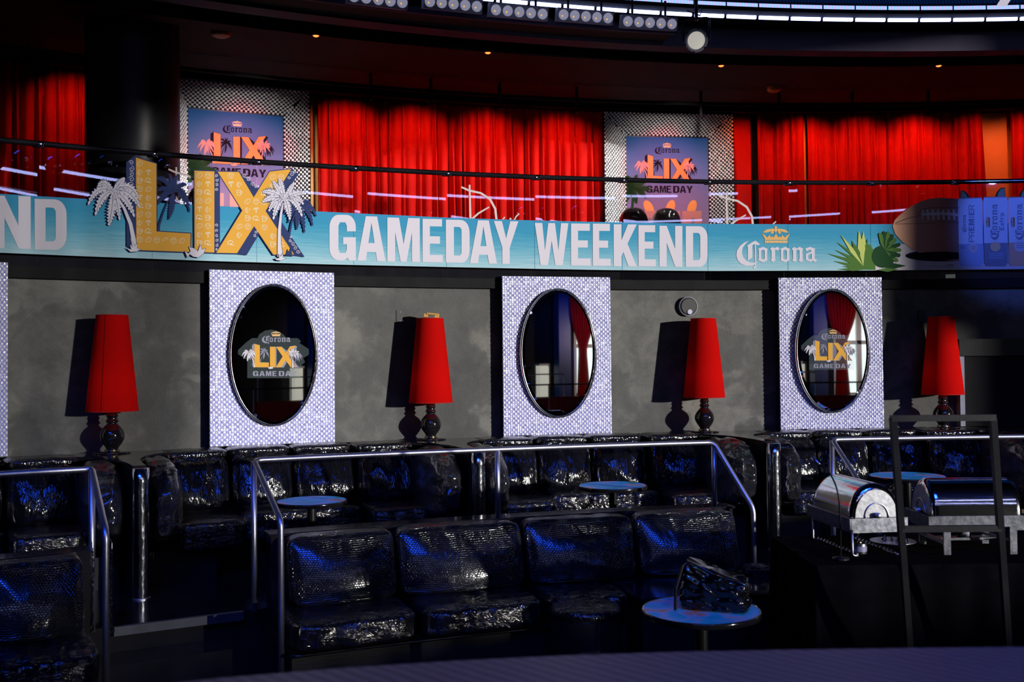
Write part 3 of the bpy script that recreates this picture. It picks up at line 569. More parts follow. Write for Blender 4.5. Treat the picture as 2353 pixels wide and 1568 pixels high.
def panel(xa, xb, label, mlabel=None, seed=1, film=None):
    A = PR(xa, 820, RP); B = PR(xb, 820, RP); A.z = B.z = CZ - .768; u = (B - A); Wd = u.length; u.normalize(); nrm = Vector((u.y, -u.x, 0)); H = 1.693
    base = (A + B) / 2; t = thing('crystal_wall_panel', base, label, 'wall panel', 'crystal panels along the lower wall')
    nu, nv = 49, 70; crystal('bead_field', A, u * (Wd / nu), Vector((0, 0, H / nv)), nrm, nu, nv, t, seed=seed)
    C = [A - nrm * .002, B - nrm * .002, B - nrm * .125, A - nrm * .125]
    mk('backing_board', *prism(C, A.z - .001, A.z + H + .001), 'black_gloss', t)
    if not mlabel: return
    c = base + Vector((0, 0, .872)); a, b = .405, .672
    m_ = thing('oval_mirror', c + nrm * .012, mlabel, 'mirror', 'oval bevelled mirrors')
    def ring(sc, off, n=96): return [c + u * (a + sc) * math.cos(2 * PI * k / n) + Vector((0, 0, (b + sc) * math.sin(2 * PI * k / n))) + nrm * off for k in range(n)]
    n = 96; R_ = [ring(.018, .012), ring(.020, .060), ring(.004, .066), ring(.0, .060)]
    V = sum(R_, []); Fa = [(i * n + k, i * n + (k + 1) % n, (i + 1) * n + (k + 1) % n, (i + 1) * n + k) for i in range(3) for k in range(n)]
    mk('mirror_frame', V, Fa, 'chrome', m_, smooth=True)
    V = ring(.002, .054) + ring(-.028, .062); mk('bevel', V, [(k, (k + 1) % n, n + (k + 1) % n, n + k) for k in range(n)], 'mirror', m_)
    mk('mirror_glass', ring(-.028, .0622), [tuple(range(n))], 'mirror', m_)
    if film:
        lbl, x0, y0, kx, ky = film
        pl0 = c + nrm * .0635
        def sf(px, py, lift):
            v = ray(px, py); s = (pl0 - CAM).dot(nrm) / v.dot(nrm); return CAM + v * s + nrm * lift
        tf = lambda x, y: (x0 + (x - 292) * kx, y0 + (y - 359 - .028 * (x - 292)) * ky)
        d = thing('mirror_decal', sf(x0 + 50, y0 + 40, 0), lbl, 'decal', 'clear logo decals on the mirrors')
        f = Flat(sf, ['clear_film'], None, .0006)
        out = [(-.10, .66), (-.30, .42), (-.30, .26), (-.13, -.04), (.0, -.22), (.12, -.22), (.16, -.38), (.28, -.52), (.42, -.56), (.56, -.50), (.68, -.36), (.74, -.22), (.98, -.22), (1.05, -.10), (1.02, -.02), (1.22, .22), (1.22, .44), (1.10, .58), (1.14, .74), (1.06, .86), (1.06, 1.38), (-.10, 1.38)]
        W_ = 404 * kx; H_ = 228 * ky; f.poly([(x0 + p[0] * W_, y0 + p[1] * H_) for p in out], 'clear_film', 0)
        f.build('clear_film', d)
        f = Flat(sf, ['p_grey', 'p_yellow', 'p_white', 'p_gold', 'p_icon'], None, .001)
        numerals(f, 'p_yellow', 'p_grey', 'p_grey', tf, 0, out=.6)
        palm(f, 'mid', 'p_grey', None, None, 3, tf, False); palm(f, 'back', 'p_grey', None, None, 3, tf, False)
        palm(f, 'left', 'p_white', None, None, 5, tf, False); palm(f, 'right', 'p_white', None, None, 5, tf, False)
        f.poly([tf(*p) for p in [(425, 575), (440, 583), (445, 570), (455, 580), (465, 566), (468, 582), (478, 588), (455, 594), (435, 592)]], 'p_white', 7)
        f.build('numeral_print', d)
        f = Flat(sf, ['p_grey', 'p_gold'], None, .001)
        wt = lambda x, y: (x0 + W_ * (.21 + .62 * (x - 1691) / 187), y0 + H_ * (-.50 + .52 * (y - 520) / 98)); brandword(f, 'p_grey', 0, wt, 'p_gold')
        f.build('word_print', d)
        f = Flat(sf, ['p_grey'], None, .001); x = x0 - .0 * W_; ws = .93 * W_ / 7.3
        for i, ch in enumerate('GAMEDAY'):
            x_ = x0 + .02 * W_ + i * ws * 1.09; glyph(f, ch, x_, x_ + ws * (.92 if ch != 'E' else .7), y0 + 1.10 * H_, y0 + 1.30 * H_, 'p_grey', 0)
        f.build('lettering', d)
panel(-268, 18, 'crystal-beaded wall panel cut off by the left edge of the photo', seed=2)
panel(481, 768.5, 'crystal-beaded wall panel between the first and second red lamps from the left', 'oval mirror with a logo decal reflecting only darkness and rails', 3, ('clear logo decal with orange numerals on the darkest oval mirror', 579, 790, .265, .252))
panel(1155, 1404, 'crystal-beaded wall panel holding the mirror that has no decal', 'oval mirror without any decal, reflecting a tied red curtain', 4)
panel(1791, 2028.5, 'rightmost crystal-beaded wall panel, nearest the chafing dishes', 'rightmost oval mirror, logo decal over a reflected red curtain', 5, ('clear logo decal with orange numerals on the mirror nearest the right', 1868, 782, .223, .217))

# ------------------------------------------------------------------ table lamps
def make_lamp(loc, label, seam=True):
    t = thing('table_lamp', loc, label, 'lamp', 'tall red table lamps on the ledge')
    def lp(name, prof, mt, sm=True, n=48):
        V, Fa = lathe(prof, n); return mk(name, V, Fa, mt, t, smooth=sm, local=True)
    lp('foot', [(0, 0), (.155, 0), (.158, .008), (.150, .014), (.07, .018), (.05, .02), (0, .02)], 'lamp_black')
    lp('foot_ring', [(.062, .018), (.066, .022), (.066, .030), (.058, .034), (0.03, .034)], 'brass_edge')
    lp('body', [(.050, .030), (.052, .042), (.060, .058), (.083, .090), (.100, .120), (.107, .150), (.104, .178), (.092, .210), (.070, .238), (.050, .256), (.043, .268), (.045, .276), (.056, .284), (.057, .290), (.047, .298), (.044, .312), (.045, .326), (.053, .332), (.053, .337), (.044, .344), (.043, .375), (.02, .385)], 'lamp_black')
    V, Fa = lathe([(.224, .374), (.223, .385), (.137, 1.228), (.136, 1.24)], 64); V2, F2 = lathe([(.132, 1.238), (.218, .376)], 64)
    mk('lamp_shade', *join([(V, Fa), (V2, F2)]), 'lamp_shade', t, smooth=True, local=True)
    rings = ([tube([(.2245 * math.cos(a), .2245 * math.sin(a), .379) for a in [2 * PI * k / 48 for k in range(49)]], .0035, 6), tube([(.1375 * math.cos(a), .1375 * math.sin(a), 1.236) for a in [2 * PI * k / 48 for k in range(49)]], .003, 6)])
    mk('bottom_ring', *rings[0], 'velvet_dark', t, smooth=True, local=True); mk('top_ring', *rings[1], 'velvet_dark', t, smooth=True, local=True)
    if seam: mk('shade_seam', *join([tube([(.2246 * math.sin(a), -.2246 * math.cos(a), .38), (.1372 * math.sin(a), -.1372 * math.cos(a), 1.237)], .003, 6) for a in (-.03,)]), 'velvet_deep', t, local=True)
    V, Fa = join([lathe([(.012, .38), (.012, .62)], 12), lathe([(0, .62), (.03, .63), (.045, .67), (.035, .71), (0, .73)], 16)])
    mk('bulb', V, Fa, 'lens', t, smooth=True, local=True)
    d = bpy.data.lights.new('lamp_light', 'POINT'); d.energy = 1.0; d.color = (1, .45, .25); d.shadow_soft_size = .04
    o = bpy.data.objects.new('lamp_light', d); COL.objects.link(o); o.parent = t; o.location = (0, 0, .60); return t
LP = [(258, 1033, 17.41, 'red-shaded table lamp left of the darkest oval mirror', True), (990.5, 1010, 17.47, 'red-shaded table lamp with a cardboard scrap lying on its shade', False),
      (1619.5, 992, 17.47, 'red-shaded table lamp below the round wall sounder', False), (2167.5, 978, 17.47, 'rightmost red-shaded table lamp, behind the dark tube frame', False)]
lampth = []
for (x, y, r_, lb, sm) in LP:
    p = PR(x, y, r_); th = TH(p); lampth.append(th); p.z = ZL + .004; make_lamp(p, lb, sm)
p = pol(lampth[1], 17.47, ZL + .004 + 1.243)
V, Fa = join([box(-.03, .085, -.05, .03, .03, .045), box(-.06, -.02, -.04, .04, 0, .035), box(.05, .09, -.04, .03, 0, .04)])
tg = mk('cardboard_scrap', [Matrix.Rotation(.1, 3, 'Y') @ Vector(v) + p + Vector((.0, 0, .004)) for v in V], Fa, 'p_gold', loc=p); meta(tg, 'small tan cardboard scrap lying across the top of a red lamp shade', 'scrap')

# wall fittings
def on_wall(px, py, r=RW): p = PR(px, py, r); th = TH(p); n = Vector((-math.sin(th), -math.cos(th), 0)); u = Vector((math.cos(th), -math.sin(th), 0)); return p, n, u
p, n, u = on_wall(919.5, 728)
t = thing('blank_wall_plate', p, 'dark blank electrical plate on the plaster left of a red lamp', 'wall plate')
def wbox(p, n, u, w_, h_, d0, d1): return [p + u * x * w_ / 2 + Vector((0, 0, z * h_ / 2)) + n * d for d in (d0, d1) for z in (-1, 1) for x in (-1, 1)], [(0, 2, 3, 1), (4, 5, 7, 6), (0, 1, 5, 4), (2, 6, 7, 3), (0, 4, 6, 2), (1, 3, 7, 5)]
V, Fa = wbox(p, n, u, .082, .132, 0, .008); mk('plate', V, Fa, 'plaster', t)
for s in (-1, 1):
    q = p + Vector((0, 0, s * .048)) + n * .008; mk('screw', [q + (u * math.cos(a) + Vector((0, 0, 1)) * math.sin(a)) * .005 + n * .002 for a in [PI / 4 * k for k in range(8)]], [tuple(range(8))], 'steel_dull', t)
p, n, u = on_wall(1579, 705); t = thing('wall_sounder', p, 'round grey wall sounder with a small white lens above a red lamp', 'alarm device')
def disc(p, n, u, r, d0, d1, k=40, c=(0, 0)):
    q = p + u * c[0] + Vector((0, 0, c[1])); V = []
    for (rr, d) in ((r, d0), (r, d1 - .004), (r * .94, d1)): V += [q + (u * math.cos(2 * PI * i / k) + Vector((0, 0, 1)) * math.sin(2 * PI * i / k)) * rr + n * d for i in range(k)]
    Fa = [(j * k + i, j * k + (i + 1) % k, (j + 1) * k + (i + 1) % k, (j + 1) * k + i) for j in range(2) for i in range(k)] + [tuple(range(2 * k, 3 * k))]; return V, Fa
mk('housing', *disc(p, n, u, .108, 0, .05), 'fixture_grey', t); mk('rim', *disc(p, n, u, .098, .05, .056), 'black_satin', t); mk('face', *disc(p, n, u, .090, .05, .062), 'plaster', t)
mk('lens', *disc(p, n, u, .028, .062, .075, 20, (.008, -.062)), 'lens', t)
p, n, u = on_wall(2116, 727); t = mk('conduit_box', *wbox(p, n, u, .075, .14, 0, .045), 'plaster', loc=p); meta(t, 'small grey conduit box on the wall behind the rightmost red lamp', 'electrical box')
# dark recess at the far right with its shelf-like beams
p = PR(2206, 880, 17.66); ta = TH(p)
t = thing('service_opening', pol(ta + .02, 17.66, 1.38), 'black doorway recess with dark beams right of the last red lamp', 'recess')
mk('dark_panel', *pbox(ta + .002, T1, 17.64, 17.728, 1.39, CZ + .03), 'black_matte', t); mk('jamb', *pbox(ta - .001, ta + .002, 17.62, 17.728, 1.39, CZ + .03), 'fixture_grey', t)
mk('beam', *pbox(ta - .002, T1, 17.58, 17.728, CZ + .03, CZ + .22), 'black_satin', t)

# ------------------------------------------------------------------ balcony: glass, rail, banner, sign
def prof(pts, x):
    if x <= pts[0][0]: a, b = pts[0], pts[1]
    elif x >= pts[-1][0]: a, b = pts[-2], pts[-1]
    else:
        for k in range(len(pts) - 1):
            if pts[k][0] <= x <= pts[k + 1][0]: a, b = pts[k], pts[k + 1]; break
    return a[1] + (b[1] - a[1]) * (x - a[0]) / (b[0] - a[0])
TOPP = [(0, 445.5), (200, 457.5), (490, 473), (770, 488), (1030, 500.5), (1230, 507), (1430, 511.5), (1625, 514.5), (1820, 515.5), (2000, 515.5), (2353, 514)]
BOTP = [(0, 581), (190, 589), (490, 600.3), (740, 607.5), (1030, 614), (1230, 618), (1400, 621), (1625, 623), (2000, 622), (2353, 619)]
surfB = lambda px, py, lift=0: PR(px, py, RB - lift)
surfG = lambda px, py, lift=0: PR(px, py, RG - lift)
bal = thing('glass_balustrade', pol(0, RG, CZ + .92), 'clear glass balustrade with black handrail along the balcony edge', 'balustrade')
seams = [-170, 88, 350, 590, 813, 1026, 1229, 1430, 1627, 1811, 2001, 2193, 2390, 2600]
ZR = CZ + 2.0
for a, b in zip(seams[:-1], seams[1:]):
    ta, tb = thx(a, 450, RG), thx(b, 450, RG); V, Fa = [], []; n_ = 1
    for i in range(n_ + 1):
        t_ = ta + .0004 + (tb - ta - .0008) * i / n_; V += [pol(t_, RG, CZ + .91), pol(t_, RG, ZR - .02)]
    Fa = [(2 * i, 2 * i + 2, 2 * i + 3, 2 * i + 1) for i in range(n_)]; mk('glass_pane', V, Fa, 'glass', bal)
mk('handrail', *tube([pol(T0 + (T1 - T0) * i / 120, RG, ZR) for i in range(121)], .026, 12), 'black_gloss', bal, smooth=True)
for a in seams[1:-2]:
    p = pol(thx(a, 380, RG), RG, ZR - .005); V, Fa = tube([p - Vector((.045, .0, 0)), p + Vector((.045, .01, 0))], .031, 12); mk('clamp', V, Fa, 'chrome', bal, smooth=True)
# banner
xs = list(range(-140, 2500, 24)); V = []; uv = []; Fa = []
for i, x in enumerate(xs):
    for j, k in enumerate((0, .5, 1)):
        y = prof(BOTP, x) * (1 - k) + prof(TOPP, x) * k; V.append(surfB(x, y)); uv.append((x / 400, k * .98 + .01))
    if i: a = (i - 1) * 3; b = i * 3; Fa += [(a, b, b + 1, a + 1), (a + 1, b + 1, b + 2, a + 2)]
ban = thing('event_banner', surfB(1200, 620), 'long turquoise sea-print banner with white words wrapped along the balcony glass', 'banner')
mk('printed_cloth', V, Fa, 'water_print', ban, uvs=uv, smooth=True)
# pane joints showing through the cloth
for x in seams[2:-2]:
    f = Flat(surfB, ['water_print'], None, .002); f.V += [surfB(x - .5, prof(TOPP, x) + .5, .0025), surfB(x + .7, prof(TOPP, x) + .5, .0025), surfB(x + 1, prof(BOTP, x) - .5, .0025), surfB(x - .2, prof(BOTP, x) - .5, .0025)]; n_ = len(f.V); f.F.append((n_ - 4, n_ - 3, n_ - 2, n_ - 1)); f.mi.append(0); f.uv += [(0, .9)] * 2 + [(0, .3)] * 2; f.build('joint_line', ban)
def word(lst, name):
    fw = Flat(surfB, ['p_white'], None, .004)
    for ch, x0, x1, y0, y1, sl in lst: glyph(fw, ch, x0, x1, y0, y1, 'p_white', 0, sl)
    fw.build(name, ban)
word([('N', -18, 70.5, 449, 570, .03), ('D', 79.6, 153, 457, 573.5, .03)], 'lettering')
word([('G', 757, 817.5, 493.5, 598.5, .012), ('A', 821, 886, 496.5, 599, .03), ('M', 890, 964.5, 500, 601, .025), ('E', 971, 1017.5, 503, 602.5, .02), ('D', 1024.5, 1079, 505, 603.5, .02), ('A', 1079.6, 1142, 506, 605, .02), ('Y', 1134.7, 1191, 508, 606.5, .015)], 'lettering')
word([('W', 1229, 1306, 512.5, 609.5, .012), ('E', 1312, 1357, 513.8, 610.5, .01), ('E', 1362, 1403, 514.2, 611, .01), ('K', 1410, 1463, 515.5, 612, .01), ('E', 1467, 1507, 517.5, 612.3, .01), ('N', 1515, 1568, 519, 613, .01), ('D', 1575.5, 1626, 520, 613.5, .005)], 'lettering')
f = Flat(surfB, ['p_white', 'p_gold'], None, .004); brandword(f, 'p_white', 0); f.build('lettering', ban)
f = Flat(surfB, ['p_gold', 'p_white'], None, .004)
for o in CROWN: f.poly(_K(o), 'p_gold', 0)
for k in range(5): f.poly([(a, b) for a, b in _K([(520 + k * 56, 306), (530 + k * 56, 313), (520 + k * 56, 320), (510 + k * 56, 313)])], 'p_white', 1)
f.build('crown_emblem', ban)
# sand, leaves, ball, cans printed at the right end
f = Flat(surfB, ['sand_print'], None, .003)
for k in range(20):
    a, b = 2010 + k * 24, 2034 + k * 24; ya, yb_ = (600 if a < 2040 else 561), (561 if b > 2050 else 590); f.poly([(a, ya), (b, yb_), (b, prof(BOTP, b) - .5), (a, prof(BOTP, a) - .5)], 'sand_print', 0, uv=[(0, 1)] * 2 + [(0, 0)] * 2)
f.build('sand_print', ban)
f = Flat(surfB, ['p_leaf', 'p_lime', 'p_leafdk'], None, .004); rnd = random.Random(5)
def blade(a, b, wd, mt, L):
    d = Vector((b[0] - a[0], b[1] - a[1])); nn = Vector((-d.y, d.x)).normalized() * wd; f.poly([a, (a[0] + d.x * .5 + nn.x, a[1] + d.y * .5 + nn.y), b, (a[0] + d.x * .5 - nn.x, a[1] + d.y * .5 - nn.y)], mt, L)
for (bx, by) in ((1902, 583), (1918, 574), (1922, 556), (1930, 540), (1925, 590), (1915, 600), (1935, 612), (1925, 619)): blade((1995, 619 if by > 585 else 612), (bx, by), 4, 'p_leaf', 1)
for (bx, by, wd) in ((1933, 541, 5), (1957, 552, 7), (1973, 530, 8), (1984, 531, 8), (1994, 548, 7), (1966, 566, 7)): blade((1984, 612), (bx, by), wd, 'p_lime' if bx in (1973, 1984, 1933) else 'p_leaf', 2)
f.poly([(1955, 620), (1962, 580), (1980, 566), (2000, 562), (2010, 580), (2012, 620)], 'p_leaf', 1)
mon = [(2010, 600), (2003, 575), (2004, 550), (2012, 533)]
for k in range(9):
    a = -2.0 + k * .33; c = (2034, 575); tip = (c[0] + 36 * math.cos(a) * (1.05 if k > 4 else .9), c[1] + 45 * math.sin(a) * .98)
    dx, dy = tip[0] - c[0], tip[1] - c[1]; L_ = math.hypot(dx, dy); nx, ny = -dy / L_ * 5.4, dx / L_ * 5.4
    f.poly([c, (c[0] + dx * .5 + nx, c[1] + dy * .5 + ny), (c[0] + dx * .92 + nx * .9, c[1] + dy * .92 + ny * .9), tip, (c[0] + dx * .92 - nx * .6, c[1] + dy * .92 - ny * .6), (c[0] + dx * .4 - nx, c[1] + dy * .4 - ny)], 'p_leafdk' if k % 2 else 'p_leaf', 3)
f.poly(ell(2030, 590, 27, 26, 20), 'p_leafdk', 2); blade((2020, 612), (2083, 611), 7, 'p_leafdk', 3); blade((2020, 600), (2071, 582), 6, 'p_leafdk', 3); blade((2015, 621), (2065, 619), 5, 'p_leaf', 3)
f.build('leaf_print', ban)
f = Flat(surfB, ['p_ball', 'p_black', 'p_can'], None, .006)
top = [(2051, 520), (2056, 506), (2070, 492), (2092, 475), (2115, 463), (2140, 456), (2165, 454.5), (2185, 456), (2205, 458)]
bot = [(2205, 600), (2160, 597), (2125, 588), (2095, 572), (2072, 555), (2057, 538)]
f.poly(ell(2160, 588, 80, 13, 24), 'p_black', -1)
f.poly(top + bot, 'p_ball', 0, uv=[((x - 2051) / 154, (y - 454) / 150) for x, y in top + bot])
f.stroke([(2058, 513), (2085, 502), (2115, 495), (2150, 492), (2205, 493)], 1.0, 'p_black', 4); f.stroke([(2058, 515), (2110, 514), (2135, 513), (2160, 509), (2205, 512)], .8, 'p_black', 4)
f.stroke([(2110, 492), (2116, 482), (2135, 478), (2165, 477), (2205, 478)], .8, 'p_black', 4)
f.stroke([(2117, 493), (2140, 492), (2165, 491), (2204, 494)], 6, 'p_white', 5)
for k in range(7): f.stroke([(2120 + k * 12 - (1 if k else 0), 482), (2120 + k * 12 + 1, 505)], 4.5, 'p_white', 6)
f.build('football_print', ban)
for ci, (x0, x1, yt, yb, yl, c1, c2) in enumerate(((2201, 2258, 455, 612, 560, 'p_can', 'p_canblue'), (2259, 2315, 453, 612, 558, 'p_can', 'p_cannavy'), (2316, 2372, 453, 611, 557, 'p_can', 'p_canorange'))):
    f = Flat(surfB, [c1, c2, 'p_cannavy', 'p_white', 'p_gold', 'p_limeflesh', 'p_leafdk', 'p_orange'], None, .007)
    f.poly([(x0, yt + 8), (x0 + 3, yt), (x1 - 3, yt - 1), (x1, yt + 7), (x1 + 1, yl), (x0 + 2, yl + 1)], c1, 1); f.poly([(x0 + 2, yl + 1), (x1 + 1, yl), (x1 + 1, yb - 8), (x1 - 4, yb), (x0 + 7, yb), (x0 + 3, yb - 7)], c2, 1)
    f.stroke([(x0 + 1, yt + 1), (x1 - 2, yt)], 2, 'p_cannavy', 2)
    lx = x0 + (6 if ci == 0 else 30 if ci == 1 else 28); f.poly([(lx, yt), (lx, yt - 17), (lx + 8, yt - 17), (lx + 17, yt - 10), (lx + 21, yt)] if ci == 0 else [(lx + 21, yt - 1), (lx + 20, yt - 22), (lx + 10, yt - 21), (lx + 2, yt - 12), (lx - 3, yt - 1)], 'p_leafdk', 0)
    f.poly([(lx + 1, yt - 1), (lx + 1, yt - 16), (lx + 7, yt - 15), (lx + 13, yt - 9), (lx + 16, yt - 1)] if ci == 0 else [(lx + 20, yt - 1), (lx + 19, yt - 20), (lx + 11, yt - 19), (lx + 5, yt - 10), (lx + 2, yt - 1)], 'p_limeflesh', 1)
    if ci == 0:
        brandword(f, 'p_cannavy', 3, lambda x, y: (x0 + 8 + 13 * (y - 545) / 70, 534 - 40 * (x - 1691) / 187))
        yy = 556
        for ch in 'PREMIER':
            w2 = {'M': 15, 'I': 5}.get(ch, 11); y1 = yy - w2
            glyph(f, ch, 0, 1, 0, 1, 'p_cannavy', 3, tf=lambda a, b, yy=yy, w2=w2: (x0 + 25 + 13 * b, yy - w2 * a)); yy = y1 - 1.6
        f.poly(ell(x0 + 35, yl + 10, 11, 11, 18), 'p_white', 3); f.stroke([(x0 + 30, yl + 7), (x0 + 40, yl + 7)], 1.2, 'p_cannavy', 4); f.stroke([(x0 + 31, yl + 12), (x0 + 39, yl + 12)], 1.2, 'p_cannavy', 4)
        f.stroke(ell(x0 + 9, yl + 9, 2.6, 3.5, 8), 1, 'p_cannavy', 3, True); f.stroke(ell(x0 + 15, yl + 9, 2.6, 3.5, 8), 1, 'p_cannavy', 3, True)
    else:
        brandword(f, 'p_cannavy', 3, lambda x, y: (x0 + 14 + 24 * (y - 545) / 72, 552 - 84 * (x - 1691) / 187))
        for o in CROWN: f.poly([(x0 + 6 + 10 * (y - 519) / 40, 524 - 26 * (x - 1750) / 65) for x, y in _K(o)], 'p_orange', 3)
        if ci == 1:
            yy = 529   # smaller second word
            for o in ([(0, 0), (.9, 0), (.9, .15), (.3, .15), (.3, .42), (.8, .42), (.8, .56), (.3, .56), (.3, .85), (.95, .85), (.95, 1), (0, 1)],): f.poly([(x0 + 37 + 11 * b, yy - 9 * a) for a, b in o], 'p_cannavy', 3)
            f.stroke([(x0 + 41, 518), (x0 + 48, 513)], 1.8, 'p_cannavy', 3); f.stroke([(x0 + 41, 513), (x0 + 48, 518)], 1.8, 'p_cannavy', 3)
            f.stroke([(x0 + 38, 509), (x0 + 47, 509)], 2, 'p_cannavy', 3); f.stroke([(x0 + 41, 511), (x0 + 41, 506)], 1.4, 'p_cannavy', 3)
            f.stroke([(x0 + 41, 503.5), (x0 + 48, 503.5)], 2, 'p_cannavy', 3); f.stroke([(x0 + 41, 503), (x0 + 42, 499)], 1.6, 'p_cannavy', 3)
            f.stroke(ell(x0 + 44.5, 494, 3.4, 2.6, 10), 1.5, 'p_cannavy', 3, True); f.stroke([(x0 + 41, 490.8), (x0 + 48, 490.8)], 1.6, 'p_cannavy', 3)
            f.poly(ell(x0 + 28, yl + 9, 12, 11, 18), 'p_gold', 3)
            for q in (14, 19, 24): f.stroke([(x0 + 14, yl + q + 11), (x0 + 46, yl + q + 11)], 1.6, 'p_canblue', 3)
        else:
            f.poly(ell(x0 + 28, yl + 9, 14, 13, 18), 'p_white', 3)
            for q in (2, 7, 12): f.stroke([(x0 + 20, yl + q), (x0 + 36, yl + q)], 1.5, 'p_cannavy', 4)
    f.build('can_print', ban)
f = Flat(surfB, ['p_cannavy'], None, .004); f.stroke([(2176, 609), (2192, 609)], 1.4, 'p_cannavy', 0); f.stroke([(2136, 612), (2192, 612)], .8, 'p_cannavy', 0); f.stroke([(2148, 615), (2192, 615)], .7, 'p_cannavy', 0); f.build('fine_print', ban)

# big numeral sign standing in front of the glass
surfS = lambda px, py, lift=0: PR(px, py, RS - lift)
sg = thing('numeral_sign', surfS(490, 590), 'large orange numeral sign with palm trees rising above the balcony banner', 'sign')
MS = ['p_navy', 'p_yellow', 'p_icon', 'p_white']
def numeral(face, sides, ix, iy, curls):
    f = Flat(surfS, MS, None, .004)
    for q in [face] + sides: f.stroke(q, 4.2, 'p_navy', 0, True); f.poly(q, 'p_navy', 1)
    f.poly(face, 'p_yellow', 2); icons(f, face, ix, iy, 'p_icon', 3); scroll(f, curls, 'p_white', 3); f.build('numeral', sg)
numeral(L_F, [L_S], 321.5, 376, [(302, y, r) for y, r in ((374, 6), (388, 7), (400, 6), (412, 7), (424, 6))])
numeral(I_F, [I_S], 458, 403, [(498, y, r) for y, r in ((404, 4), (414, 4), (425, 4), (436, 4), (518, 4), (530, 4), (541, 4), (552, 4), (564, 4), (573, 3))])
numeral(X_F, X_S, 511, 403, [(562, 403, 5), (570, 412, 6), (581, 424, 5), (588, 428, 4), (670, 400, 6), (676, 395, 4), (664, 408, 4), (588, 533, 4), (586, 541, 4), (667, 553, 4), (674, 560, 5), (678, 570, 5), (685, 578, 5), (668, 545, 3)])
for key, mt, ol, sl, L in (('mid', 'p_navy', None, None, 0), ('back', 'p_navy', None, None, 0), ('left', 'p_white', 'p_navy', 'p_navy', 5), ('right', 'p_white', 'p_navy', 'p_navy', 5)):
    f = Flat(surfS, MS, None, .004); palm(f, key, mt, ol, sl, L, None, True); f.build('palm_tree', sg)
f = Flat(surfS, MS, None, .004)
for cl, L in (([(290, 570), (302, 574), (298, 562), (306, 570), (299, 546), (310, 566), (316, 560), (315, 571), (324, 573), (314, 578), (300, 579)], 8), ([(424, 577), (433, 583), (438, 578), (434, 568), (446, 571), (455, 578), (460, 563), (464, 574), (472, 571), (468, 582), (456, 592), (444, 590), (436, 584), (431, 592)], 8), ([(632, 595), (642, 593), (640, 585), (645, 590), (650, 582), (650, 592), (657, 594), (646, 599), (636, 598)], 10)):
    f = Flat(surfS, MS, None, .004); f.stroke(cl, 1.6, 'p_navy', L, True); f.poly(cl, 'p_white', L + 1); f.build('grass_tuft', sg)
f = Flat(surfS, MS, None, .004); f.poly([(656, 588), (660, 572), (664, 580), (668, 568), (672, 586), (678, 589)], 'p_navy', 7); f.build('grass_tuft', sg)
# handwritten monograms on the glass
def script(x, y, s, label, dots=True):
    f = Flat(surfG, ['p_script'], lambda a, b: (x + a * s, y + b * s), .016)
    f.stroke([(0, 0), (18, 8), (45, 14), (66, 28), (78, 50), (81, 76)], [4, 4.6, 4.6, 5, 5, 5], 'p_script', 0); f.stroke([(19, -5), (20, 30), (21, 76)], [4, 4, 5], 'p_script', 1)
    f.stroke([(22, 76), (40, 60), (64, 46)], [4.6, 4, 3], 'p_script', 1)
    if dots: f.stroke([(92, 79), (100, 69)], 3, 'p_script', 0); f.stroke([(122, 76), (126, 68), (133, 61)], 3, 'p_script', 0); f.poly(ell(113, 73, 2.4, 2.4, 10), 'p_script', 0)
    o = f.build('script_decal', None, loc=surfG(x + 30, y + 60)); meta(o, label, 'decal', 'handwritten logo decals on the glass')
script(1060, 430, 1.0, 'handwritten white logo on the glass above the word GAMEDAY')
script(1650, 448, 1.0, 'handwritten white logo on the glass left above the small crown')
script(387, 389, .95, 'handwritten white logo on the glass half hidden by the big numerals', False)

# ================================================================== UPPER LEVEL
def curtain(pxa, pxb, label, seed, r=20.02, z0=2.98, ztop=None, mt='velvet', fold=.10, amp=.10, tie=0, pyt=250):
    rnd = random.Random(seed); ta, tb = thx(pxa, pyt, r), thx(pxb, pyt, r); n = max(24, int(abs(tb - ta) * r / .012)); ztop = ztop or 5.515; nz = 14
    ph = []; a = 0
    for i in range(n + 1): a += 2 * PI * abs(tb - ta) * r / n / (fold * (.75 + .6 * noise.noise(Vector((i * .045, seed * 3.3, 0))) + .25)); ph.append(a)
    V = []; uv = []
    for i in range(n + 1):
        for j in range(nz + 1):
            k = j / nz; z = z0 + (ztop - z0) * k; c = abs(math.sin(ph[i] / 2)); q = 1.6 * (1 - c) ** 1.3 - .5
            am = amp * (.75 + .5 * noise.noise(Vector((i * .03, seed, k * .6)))) * (1 - .45 * k)
            off = am * q + .02 * noise.noise(Vector((i * .05, k * 3, seed * 1.7)))
            tt = ta + (tb - ta) * i / n + .0009 * math.sin(ph[i] * .5 + k * 2)
            if tie: tt += (tb - ta) * tie * (1 - k) ** 1.5 * .12 * (i / n)
            V.append(pol(tt, r + off, z)); uv.append((i * .012, z))
    Fa = [(i * (nz + 1) + j, (i + 1) * (nz + 1) + j, (i + 1) * (nz + 1) + j + 1, i * (nz + 1) + j + 1) for i in range(n) for j in range(nz)]
    o = mk('curtain', V, Fa, mt, smooth=True, uvs=uv, loc=pol((ta + tb) / 2, r, z0)); meta(o, label, 'curtain', 'red velvet curtains on the upper level'); return o
curtain(-150, 206, 'dim red velvet curtain left of the round black column', 1, pyt=160)
curtain(727, 1060, 'red velvet curtain right beside the left poster niche', 2, fold=.10)
curtain(1058, 1383, 'red velvet curtain ending at the left edge of the right poster niche', 3, fold=.11)
curtain(1738, 1845, 'narrow red velvet curtain right after the flat red panel', 4, r=19.98)
curtain(1852, 2040, 'red velvet curtain with gathered top, between two dark overlaps', 5, fold=.09, r=19.98)
curtain(2036, 2255, 'red velvet curtain just left of the orange wall strip', 6, fold=.095, r=19.96, tie=.5)
